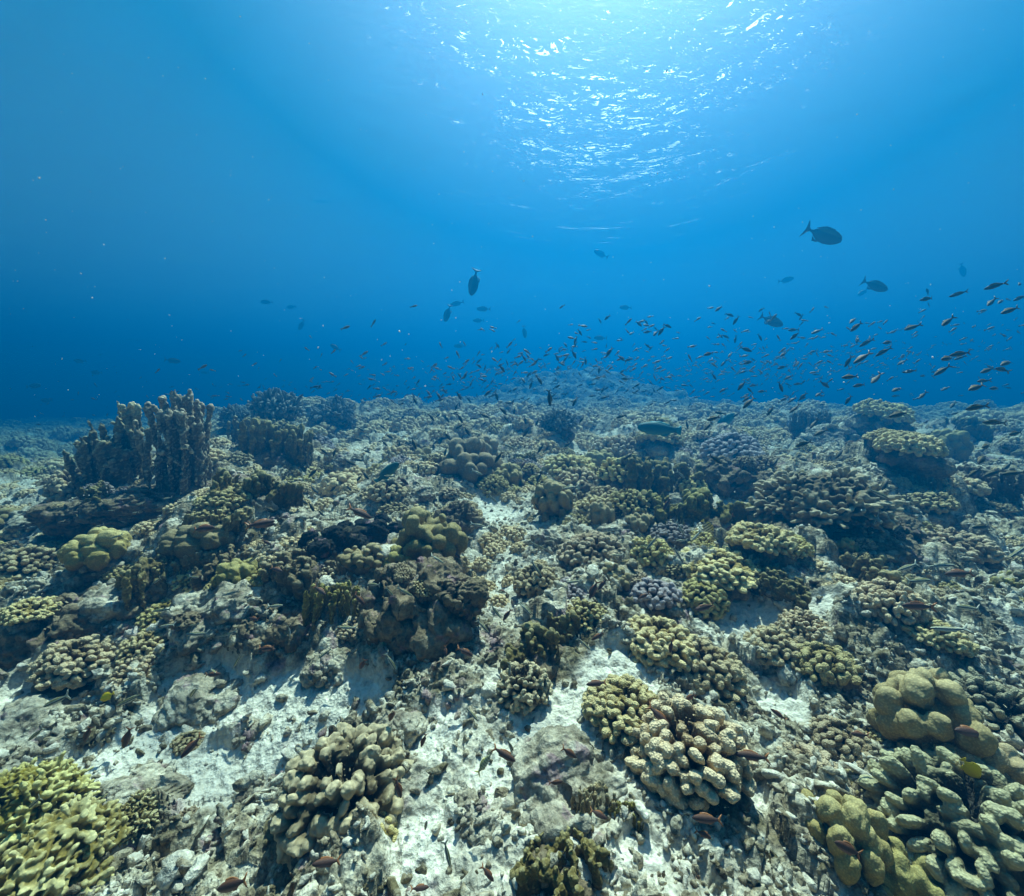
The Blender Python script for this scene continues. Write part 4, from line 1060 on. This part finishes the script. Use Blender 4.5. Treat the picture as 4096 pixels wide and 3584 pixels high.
FISHES = {
 'school': [(1437,618,19,215), (1459,630,17.4,-30), (1472,641,19,240), (1427,647,9.5,165), (1522,620,14.2,215), (1551,630,7.9,200), (1597,629,15.8,-30), (1602,635,12.7,240), (1706,641,22.2,218), (1712,654,30.1,218), (1586,660,20.6,185), (1590,672,25.3,215), (1634,663,22.2,203), (1824,655,30.1,198), (1853,598,26.9,190), (1916,588,28.5,197), (1989,572,34.8,197), (2040,568,22.2,205), (2040,596,23.7,205), (1982,605,28.5,215), (2002,603,20.6,210), (2019,621,36.4,200), (1894,644,34.8,212), (1855,583,14.2,100), (1520,675,15.8,-60), (1471,679,15.8,255), (1451,673,15.8,-30), (1441,672,12.7,-50), (1492,699,23.7,-28), (1417,708,23.7,195), (1460,710,15.8,230), (1447,727,15.8,225), (1497,725,23.7,190), (1481,728,9.5,180), (1506,719,11.1,-30), (1567,709,22.2,210), (1564,735,20.6,195), (1486,744,15.8,195), (1523,746,12.7,230), (1714,679,19,250), (1732,686,26.9,212), (1776,685,25.3,190), (1627,703,15.8,195), (1766,704,28.5,215), (1697,723,25.3,245), (1724,716,38,215), (1804,725,19,212), (1895,717,36.4,190), (1919,708,34.8,188), (1919,716,20.6,200), (2013,726,33.2,200), (1974,741,28.5,200), (2003,739,30.1,170), (1819,743,25.3,185), (1867,744,14.2,185), (1883,742,31.6,215), (1846,752,15.8,180), (1699,754,31.6,185), (1752,758,34.8,215), (1718,771,23.7,190), (1649,769,23.7,-35), (1632,749,12.7,170), (1641,756,11.1,-20), (1577,755,19,205), (1561,774,22.2,-65), (1596,768,17.4,185), (1483,772,23.7,230), (1506,771,15.8,190), (1447,780,17.4,205), (1524,783,17.4,185), (1428,753,15.8,-60), (1794,779,25.3,200), (1791,792,14.2,185), (1845,791,22.2,215), (1891,777,19,210), (1952,775,39.6,198), (1966,762,25.3,185), (1989,777,23.7,182), (1906,810,20.6,220), (1951,815,38,192), (1606,793,20.6,230), (1584,800,19,215), (1637,789,19,210), (1697,800,22.2,235), (1644,809,14.2,190), (1589,818,25.3,220), (1541,822,25.3,230), (1473,829,15.8,215), (1493,798,20.6,215), (1497,806,30.1,230), (1426,837,30.1,195), (1440,826,20.6,165), (1797,829,38,195), (1729,831,20.6,185), (1633,844,19,225), (1985,845,34.8,180), (1572,792,12.7,180), (1200,642,11.7,-60), (1215,635,16.1,220), (1278,648,17.6,-30), (1292,644,13.2,-50), (1295,664,17.6,190), (1263,667,14.6,215), (1311,667,19,225), (1323,662,22,235), (1335,652,17.6,-25), (1311,657,10.3,-50), (1160,665,14.6,-60), (1178,675,11.1,-20), (1169,684,12.3,-10), (1151,681,16.1,250), (1150,690,14.6,240), (1131,690,13.2,-55), (1130,699,11.1,185), (1119,701,10.3,270), (1168,702,8.8,200), (1093,710,14.1,200), (1114,715,17.6,-65), (1148,709,19,-60), (1219,704,23.4,235), (1213,692,10.3,260), (1295,692,14.6,-35), (1302,696,13.2,225), (1324,685,11.7,220), (1242,716,19,-50), (1257,720,17.6,190), (995,691,13.2,-55), (1017,703,13.2,235), (1044,708,10.3,240), (1048,716,16.1,-60), (1055,711,13.2,-55), (1057,704,8.8,-80), (1072,724,17.6,230), (1053,725,8.8,180), (958,722,13.2,220), (958,732,14.6,-40), (970,736,11.7,250), (1004,737,19,-50), (1014,725,11.7,-70), (1015,739,8.8,180), (1032,727,14.6,-50), (1024,725,10.3,180), (1002,730,13.2,215), (994,747,13.2,230), (1124,728,14.6,-30), (1131,718,14.6,235), (1117,737,13.2,210), (1140,715,8.8,200), (1171,722,16.1,-85), (1081,719,11.1,180), (1171,741,10.3,-30), (1198,739,17.6,265), (1245,743,14.6,215), (1251,758,17.6,175), (1324,758,13.2,-25), (1206,779,16.1,245), (906,755,13.2,-60), (919,751,13.2,-55), (931,750,17.6,250), (927,765,10.3,-30), (928,773,8.8,-30), (946,760,11.1,240), (942,768,13.2,250), (1046,760,16.1,-60), (1079,761,22,-60), (1062,770,17.6,250), (1058,749,14.6,230), (1030,778,13.2,225), (976,786,20.5,220), (993,792,19,-75), (1001,768,11.1,190), (889,782,13.2,-50), (857,786,14.6,-55), (829,800,17.6,-60), (827,791,11.7,-60), (877,791,17.6,-60), (883,799,13.2,230), (918,792,19,-60), (937,799,14.6,-50), (913,813,16.1,250), (919,809,13.2,-80), (894,802,8.8,220), (954,791,8.8,-80), (1099,796,32.2,-85), (1108,790,13.2,220), (1091,781,11.7,210), (1112,797,13.2,190), (1127,788,11.7,180), (1150,803,22,245), (1184,792,14.6,185), (1209,795,17.6,200), (1198,799,10.3,230), (1308,781,11.7,-60), (1304,788,10.3,240), (1288,783,11.7,190), (1243,807,11.7,230), (1242,833,20.5,195), (1007,823,22,-45), (969,831,23.4,-25), (863,835,17.6,-50), (894,838,17.6,-60), (920,837,22,-60), (1012,837,17.6,-50), (1029,822,14.6,265), (1050,840,16.1,-85), (1074,844,14.6,245), (1164,838,19,235), (1063,813,16.1,200), (1077,809,13.2,190), (948,817,10.3,220), (977,812,8.8,-60), (806,834,13.2,230), (1018,806,17.6,175), (1102,810,14.6,190), (895,873,20.9,-55), (920,852,20.9,215), (934,863,20.9,-60), (924,881,20.9,-95), (828,888,25.1,-65), (779,873,18.1,-25), (769,887,18.1,-45), (799,887,14,-80), (715,879,18.1,-15), (732,872,15.4,-30), (722,859,15.4,-30), (764,853,16.7,-30), (693,850,14,235), (683,826,12.6,-50), (776,820,12.6,-45), (750,862,11.2,-60), (850,892,11.2,180), (867,894,14,260), (891,904,18.1,255), (877,915,19.5,230), (827,909,15.4,240), (997,915,26.5,235), (937,915,16.7,-85), (836,933,14,-75), (647,902,18.1,-40), (669,905,18.1,250), (701,926,23.7,-30), (715,919,23.7,-15), (734,903,16.7,-25), (627,945,23.7,225), (607,926,15.4,235), (616,931,15.4,-60), (731,950,23.7,-50), (719,956,16.7,230), (628,979,23.7,-40), (667,977,18.1,225), (698,976,16.7,-40), (623,1014,22.3,-60), (607,1003,20.9,-35), (539,1019,20.9,-25), (642,1026,18.1,-40), (1052,866,20.9,230), (1074,846,14,240), (1163,837,14,240), (1128,853,14,235), (1135,890,18.1,215), (1081,898,20.9,235), (1257,912,25.1,215), (1078,954,20.9,240), (1117,948,16.7,220), (1061,965,20.9,-35), (1195,990,14,235), (1374,850,18.1,-80), (1416,853,25.1,220), (1241,834,16.7,200), (1514,877,14,240), (1431,919,29.3,-40), (1142,1005,11.2,-85), (1073,1012,16.7,-60), (1988,845,36.3,175), (1854,870,19.5,215), (1607,888,30.7,200), (1641,865,30.7,205), (1628,848,25.1,225), (1679,907,27.9,230), (1972,893,36.3,190), (2011,897,22.3,-20), (1965,918,39.1,210), (2030,867,33.5,190), (2014,933,27.9,205), (1986,946,33.5,205), (2025,947,36.3,190), (1947,946,30.7,205), (1771,968,30.7,235), (1552,923,19.5,225), (1793,1056,30.7,200), (1963,1054,33.5,185)],
 'striped': [(843,912,22.3,175), (891,920,16.7,-60), (1016,892,27.9,-25), (779,952,22.3,175), (955,945,23.7,-25), (832,1035,25.1,-30), (986,998,26.5,-45), (956,1050,30.7,-10), (875,1118,30.7,-35), (988,1127,22.3,0), (748,1169,32.1,185), (779,1183,25.1,-60), (810,1184,36.3,-35), (550,1212,39.1,10), (991,1222,33.5,-50), (1000,1184,19.5,-10), (1105,961,25.1,-35), (1141,975,33.5,190), (1363,950,25.1,-40), (1321,1007,25.1,-45), (1361,1057,30.7,-60), (1363,1081,22.3,185), (1392,1072,30.7,215), (1283,1070,27.9,-45), (1304,1085,33.5,230), (1234,1110,22.3,180), (1075,1092,33.5,-25), (1073,1137,36.3,-55), (1148,1163,30.7,185), (1356,1109,33.5,-60), (1052,1215,33.5,-45), (310,1040,22.3,190), (279,1008,16.7,180), (505,1119,30.7,215), (461,1187,30.7,190), (388,1154,25.1,0), (313,1162,25.1,215), (232,1073,22.3,200), (335,996,14,190), (377,1003,19.5,190), (223,1021,14,180), (321,1021,16.7,190), (271,1025,14,185), (195,1053,22.3,200), (388,1383,49.6,230), (112,1402,66.1,205), (261,1398,49.6,205), (71,1469,42.9,220), (476,1321,36.3,240), (334,1251,33,190), (395,1268,42.9,180), (388,1250,19.8,190), (420,1220,23.1,200), (456,1268,29.7,195), (324,1220,36.3,185), (69,1606,49.6,220), (425,1342,29.7,0), (895,1709,49.6,-75), (852,1649,33,260), (944,1428,36.3,-45), (1020,1491,29.7,-70), (1019,1339,26.4,270), (782,1324,39.6,-60), (966,1253,36.3,-50), (650,1307,29.7,215), (695,1255,36.3,180), (578,1263,26.4,-80), (1168,1288,36.3,-45), (1018,1342,19.8,265), (1021,1491,29.7,-65), (1050,1217,36.3,-45), (1936,1215,56.2,170), (1896,1258,62.8,180), (1757,987,41.9,-25), (1753,1038,30.7,235), (1815,1134,47.4,195), (1882,1131,50.2,5), (1838,1161,55.8,0), (2039,1102,47.4,215)],
 'rusty': [(720,1026,50.2,-30), (774,973,16.7,-95), (807,962,26.5,-35), (910,1107,30.7,-40), (524,1049,48.8,0), (533,1085,19.5,-40), (640,1181,30.7,-30), (719,1199,30.7,-45), (553,1139,30.7,-10), (508,1238,27.9,180), (1014,1230,27.9,235), (1138,917,16.7,200), (1047,929,18.1,240), (1334,1008,25.1,240), (1481,923,16.7,255), (1187,1180,39.1,245), (1205,1169,27.9,230), (1287,1192,25.1,205), (1406,1215,33.5,195), (1006,1183,16.7,160), (1455,1036,25.1,210), (407,1057,50.2,5), (522,1047,50.2,8), (175,1468,33,250), (382,1494,46.3,230), (535,1297,29.7,190), (463,1770,72.7,205), (426,1349,29.7,0), (254,1476,46.3,250), (652,1725,54.5,180), (847,1481,29.7,250), (784,1431,36.3,245), (1009,1509,49.6,-25), (931,1304,36.3,-35), (725,1329,33,240), (533,1297,36.3,-5), (840,1776,36.3,0), (976,1748,36.3,-50), (891,1302,19.8,-80), (797,1577,39.6,-75), (1192,1367,39.6,190), (1195,1273,29.7,215), (1319,1433,52.9,-40), (1112,1565,28.1,5), (1139,1506,39.6,-40), (1502,1512,59.5,180), (1413,1638,56.2,180), (1408,1669,36.3,-30), (1198,1629,39.6,-30), (1380,1395,29.7,230), (1410,1215,36.3,200), (1342,1293,26.4,260), (1396,1755,23.1,-50), (1834,1212,56.2,180), (1939,1464,66.1,170), (1718,1469,36.3,170), (1695,1697,66.1,150), (1556,1428,29.7,150), (1556,1000,19.5,240), (1602,996,22.3,215), (1623,1040,25.1,250), (1651,1040,25.1,250), (1917,1147,50.2,185)],
}
for key, rows in FISHES.items():
    for px, py, ln, ang in rows:
        fish(key, px, py, ln, ang)
BIG = [
 ('dark', 1647, 470, 84, -14, 'large slate surgeonfish with a swept tail in the open blue, biggest of its kind'),
 ('dark', 1543, 642, 52, -20, 'slate surgeonfish swimming just above the shoal below the biggest one'),
 ('dark', 1750, 571, 54, -20, 'slate surgeonfish right of and below the biggest one'),
 ('dark', 1572, 560, 30, 10, 'faint surgeonfish above the shoal between two darker ones'),
 ('dark', 1726, 584, 28, 215, 'faint surgeonfish touching the underside of the right hand surgeonfish'),
 ('dark', 1925, 540, 28, -70, 'faint surgeonfish diving steeply near the right edge of the shoal'),
 ('dark', 948, 565, 57, -100, 'slender dark surgeonfish diving straight down in open water'),
 ('dark', 895, 627, 36, -105, 'stocky dark surgeonfish diving with its lunate tail up'),
 ('dark', 1049, 664, 25, -82, 'small dark surgeonfish diving above the middle of the shoal'),
 ('dark', 1202, 508, 31, 157, 'dim surgeonfish alone above the centre of the shoal, nose up'),
 ('dark', 914, 607, 28, 195, 'dim surgeonfish right behind the stocky diving one'),
 ('dark', 967, 618, 28, 180, 'dim surgeonfish level with the stocky diving one, nose away from it'),
 ('dark', 957, 641, 23, 180, 'very faint surgeonfish under the dim pair'),
 ('dark', 1251, 615, 25, 180, 'very faint surgeonfish above the shoal left of the slate one'),
 ('dark', 1201, 676, 26, 180, 'very faint surgeonfish inside the top of the shoal'),
 ('dark', 919, 692, 23, 180, 'very faint surgeonfish low in the blue left of the shoal'),
 ('dark', 987, 734, 18, 170, 'faint surgeonfish where the shoal meets the far mound'),
 ('dark', 533, 604, 24, 180, 'dim surgeonfish, first of three in the blue over the dark thickets'),
 ('dark', 583, 614, 20, 185, 'dim surgeonfish, middle of three in the blue over the dark thickets'),
 ('dark', 603, 650, 23, 240, 'dim surgeonfish, lowest of three in the blue over the dark thickets'),
 ('dark', 671, 695, 26, 150, 'dim surgeonfish hovering above the rounded dark thicket'),
 ('dark', 345, 721, 31, -8, 'dark surgeonfish swimming above the tallest blade coral tower'),
 ('dark', 67, 772, 28, 5, 'round dark fish low in the blue at the far left'),
 ('dark', 193, 745, 25, 180, 'faint surgeonfish in the blue above the blade coral fan'),
 ('dark', 93, 801, 25, 180, 'faint surgeonfish below the round dark fish at the far left'),
 ('dark', 410, 745, 17, 180, 'very faint surgeonfish right of the tallest blade coral tower top'),
 ('dark', 160, 722, 24, 180, 'very faint surgeonfish higher in the blue above the blade coral fan'),
 ('dark', 470, 63, 26, 160, 'faint fish just under the surface at the upper left'),
 ('dark', 784, 91, 29, 180, 'faint greenish fish under the bright surface left of the sun glow'),
 ('dark', 1157, 168, 26, 180, 'faint fish silhouetted under the glittering surface in the middle'),
 ('dark', 1066, 267, 15, 230, 'tiny faint fish below the glitter in the middle'),
 ('dark', 1336, 201, 15, -60, 'tiny faint fish slanting down under the surface right of the middle'),
 ('dark', 1470, 207, 17, -45, 'tiny faint fish right of the slanting one under the surface'),
 ('dark', 1521, 243, 13, -45, 'tiny faint fish, upper of two low under the glow on the right'),
 ('dark', 1491, 274, 14, -30, 'tiny faint fish, lower of two low under the glow on the right'),
 ('dark', 1886, 157, 24, -45, 'blurred fish under the surface at the upper right'),
 ('parrot', 775, 945, 60, 40, 'teal parrotfish head up over the corals behind the black sponge'),
 ('parrot', 1318, 858, 85, 175, 'dark teal parrotfish gliding behind the cauliflower corals right of the central mound'),
 ('parrot', 1447, 845, 55, 40, 'pale teal parrotfish tilted over the far reef among small fish'),
 ('tang', 1942, 1537, 52, -50, 'bright yellow tang above the finger coral in the bottom right corner'),
 ('tang', 214, 1393, 28, 205, 'small bright yellow tang in the shade of the left hollow'),
 ('butterfly', 1415, 1053, 34, -50, 'yellow barred butterflyfish left of the ridged fire coral'),
 ('butterfly', 1222, 945, 16, -80, 'tiny yellow fish under the central mound corals'),
 ('snapper', 968, 1528, 45, 55, 'yellowish barred fish with a white tail base over the sand'),
]
for key, px, py, ln, ang, lab in BIG:
    fish(key, px, py, ln, ang, lab, yaw=random.uniform(-.15, .15), L={(1222): .05}.get(px))

# beyond the fish one can count: the far end of the shoal, and drifting specks
def far_shoal():
    rg = np.random.default_rng(3)
    n = 1600
    y = rg.uniform(4.2, 12, n); x = y * (0.35 + 0.55 * rg.standard_normal(n)).clip(-1.1, 1.35)
    z = 0.12 + 0.28 * rg.standard_normal(n) + 0.06 * x
    g = height(x, y)
    z = np.maximum(z, g + 0.25)
    D = np.stack([rg.choice([-1, 1], n, p=[.7, .3]) * rg.uniform(.5, 1, n), rg.normal(0, .3, n), rg.normal(-.35, .35, n)], -1)
    Lf = rg.uniform(.06, .095, n)
    pr = np.array([(0, 0.02), (.06, .45), (.3, 1.0), (.55, .85), (.8, .25), (.84, .25), (1.0, .9), (.93, .0)])
    V, F, tip = nubs_mesh(np.stack([x, y, z], -1), D, Lf, Lf * .14, Lf * .07, np.full(n, 1.57), rg, 6, pr, 0.0, 0.0)
    link('distant_shoal', mesh_from('distant_shoal', V, F, True, MB_), kind='stuff', label='faint shoal of tiny fish dissolving into the blue')
far_shoal()
def specks():
    rg = np.random.default_rng(8)
    n = 1300
    y = rg.uniform(0.8, 5, n); x = rg.uniform(-1.2, 1.2, n) * y; z = rg.uniform(-0.3, 0.75, n) * y
    ok = (z > height(x, y) + 0.2) & (z < SURF - 0.3)
    x, y, z = x[ok], y[ok], z[ok]; n = len(x)
    s = rg.gamma(2, 0.0004, n) * (0.6 + 0.4 * y)
    pr = np.array([(0, .0), (.2, .8), (.5, 1.0), (.8, .8), (1.0, .0)])
    D = rg.standard_normal((n, 3))
    V, F, tip = nubs_mesh(np.stack([x, y, z], -1), D, s * rg.uniform(1.5, 3, n), s * .8, s * .8, np.zeros(n), rg, 5, pr, 0.1, 0.0)
    link('drifting_specks', mesh_from('drifting_specks', V, F, True, mat_plain('pale_specks', (0.85, 0.85, 0.8))), kind='stuff', label='pale specks drifting in the water')
specks()

# ---------------------------------------------------------------- a label of its own for everything not described by hand above
def to_px(p):
    d = p.y * CP - p.z * SP
    u = p.y * SP + p.z * CP
    return 1024 + FPX * p.x / d, 896 - FPX * u / d
MARKS = []
MARK_TEXT = ['the tallest blade coral tower', 'the blade coral fan', 'the largest dark thicket', 'the rounded dark thicket', 'the large black sponge', 'the crowned brown rock', 'the dark pinnacle rock',
             'the three lobed tan coral', 'the broad central cauliflower coral', 'the biggest cauliflower coral', 'the large ridged fire coral', 'the ochre lobe coral', 'the corner fire coral', 'the corner finger coral',
             'the large overgrown branch coral', 'the big flat boulder', 'the overgrown coral stump', 'the bright round cauliflower coral', 'the ridge top coral', 'the central mound coral', 'the far dark thicket',
             'the domed cauliflower coral', 'the large pale slab', 'the smooth pale boulder', 'the large olive cauliflower coral', 'the tall smooth lobe coral', 'the small mottled rock', 'the dark hollow rock', 'the upright brown cauliflower coral']
MARK_PX = [(370, 900), (245, 910), (555, 820), (665, 825), (668, 1080), (840, 1160), (915, 1030), (1110, 1010), (1185, 1110), (1378, 1510), (1640, 1000), (1850, 1430), (150, 1690), (1940, 1660),
           (700, 1570), (1130, 1570), (1050, 1370), (280, 1345), (1760, 820), (1235, 920), (1115, 840), (1905, 1085), (60, 1460), (560, 1040), (1312, 1270), (1680, 1690), (540, 1580), (1470, 950), (1775, 1200)]
BIGFISH = [((1647, 470), 'the biggest surgeonfish'), ((1543, 642), 'the surgeonfish above the shoal'), ((1750, 571), 'the right hand surgeonfish'), ((1049, 664), 'the small diving surgeonfish'), ((1202, 508), 'the lone nose up surgeonfish')]
ORD = ['closest', 'second', 'third', 'fourth', 'fifth', 'sixth', 'seventh', 'eighth', 'ninth', 'tenth', 'eleventh', 'twelfth', 'thirteenth', 'fourteenth', 'fifteenth', 'sixteenth', 'seventeenth', 'eighteenth', 'nineteenth', 'twentieth']
WORDS = {'cauli': 'tan cauliflower coral', 'cauli_pink': 'dusky cauliflower coral', 'cauli_dead': 'overgrown stubby branch coral', 'lobe': 'smooth lobed coral', 'rock': 'pale mottled rock', 'rock_brown': 'dark brown knobbly rock',
         'fire': 'mustard blade fire coral', 'thicket': 'dark bushy coral', 'school': 'small dusky fish', 'striped': 'pale striped wrasse', 'rusty': 'rusty red fish', 'finger': 'finger coral', 'ridged': 'ridged fire coral', 'sponge': 'black sponge', 'tower': 'blade coral'}
def describe(items, marks, swim):
    buckets = {}
    for o, kind, px, py, size in items:
        best = min(marks, key=lambda q: (q[0][0] - px) ** 2 + 2.2 * (q[0][1] - py) ** 2)
        dx, dy = px - best[0][0], py - best[0][1]
        if abs(dx) > abs(dy): d = 'right of' if dx > 0 else 'left of'
        elif swim: d = 'below' if dy > 0 else 'above'
        else: d = 'in front of' if dy > 0 else 'behind'
        what = WORDS[kind]
        if swim:
            a = swim[o.name] % 360
            what += ' heading ' + ('down' if 235 <= a <= 320 else 'up' if 50 < a < 130 else 'left' if 130 <= a < 235 else 'right')
        buckets.setdefault((what, d, best[1]), []).append((dx * dx + dy * dy, o))
    for (what, d, mk), v in buckets.items():
        v.sort(key=lambda q: q[0])
        for i, (_, o) in enumerate(v):
            if len(v) == 1: o['label'] = ('%s, %s %s' if swim else '%s %s %s') % (what, d, mk)
            elif i < 20: o['label'] = '%s, %s one %s %s' % (what, ORD[i], d, mk)
            else: o['label'] = '%s, number %d outward %s %s' % (what, i + 1, d, mk)
marks = list(zip(MARK_PX, MARK_TEXT))
items = []
for o, kind, x, y, z, size in THINGS:
    if not o.get('label'):
        px, py = to_px(Vector((x, y, z + size * 0.2)))
        items.append((o, kind, px, py, size))
describe(items, marks, None)
fi = [f for f in FISH if not f[0].get('label')]
describe([(f[0], f[1], f[2], f[3], f[5]) for f in fi], marks + BIGFISH, {f[0].name: f[6] for f in fi})
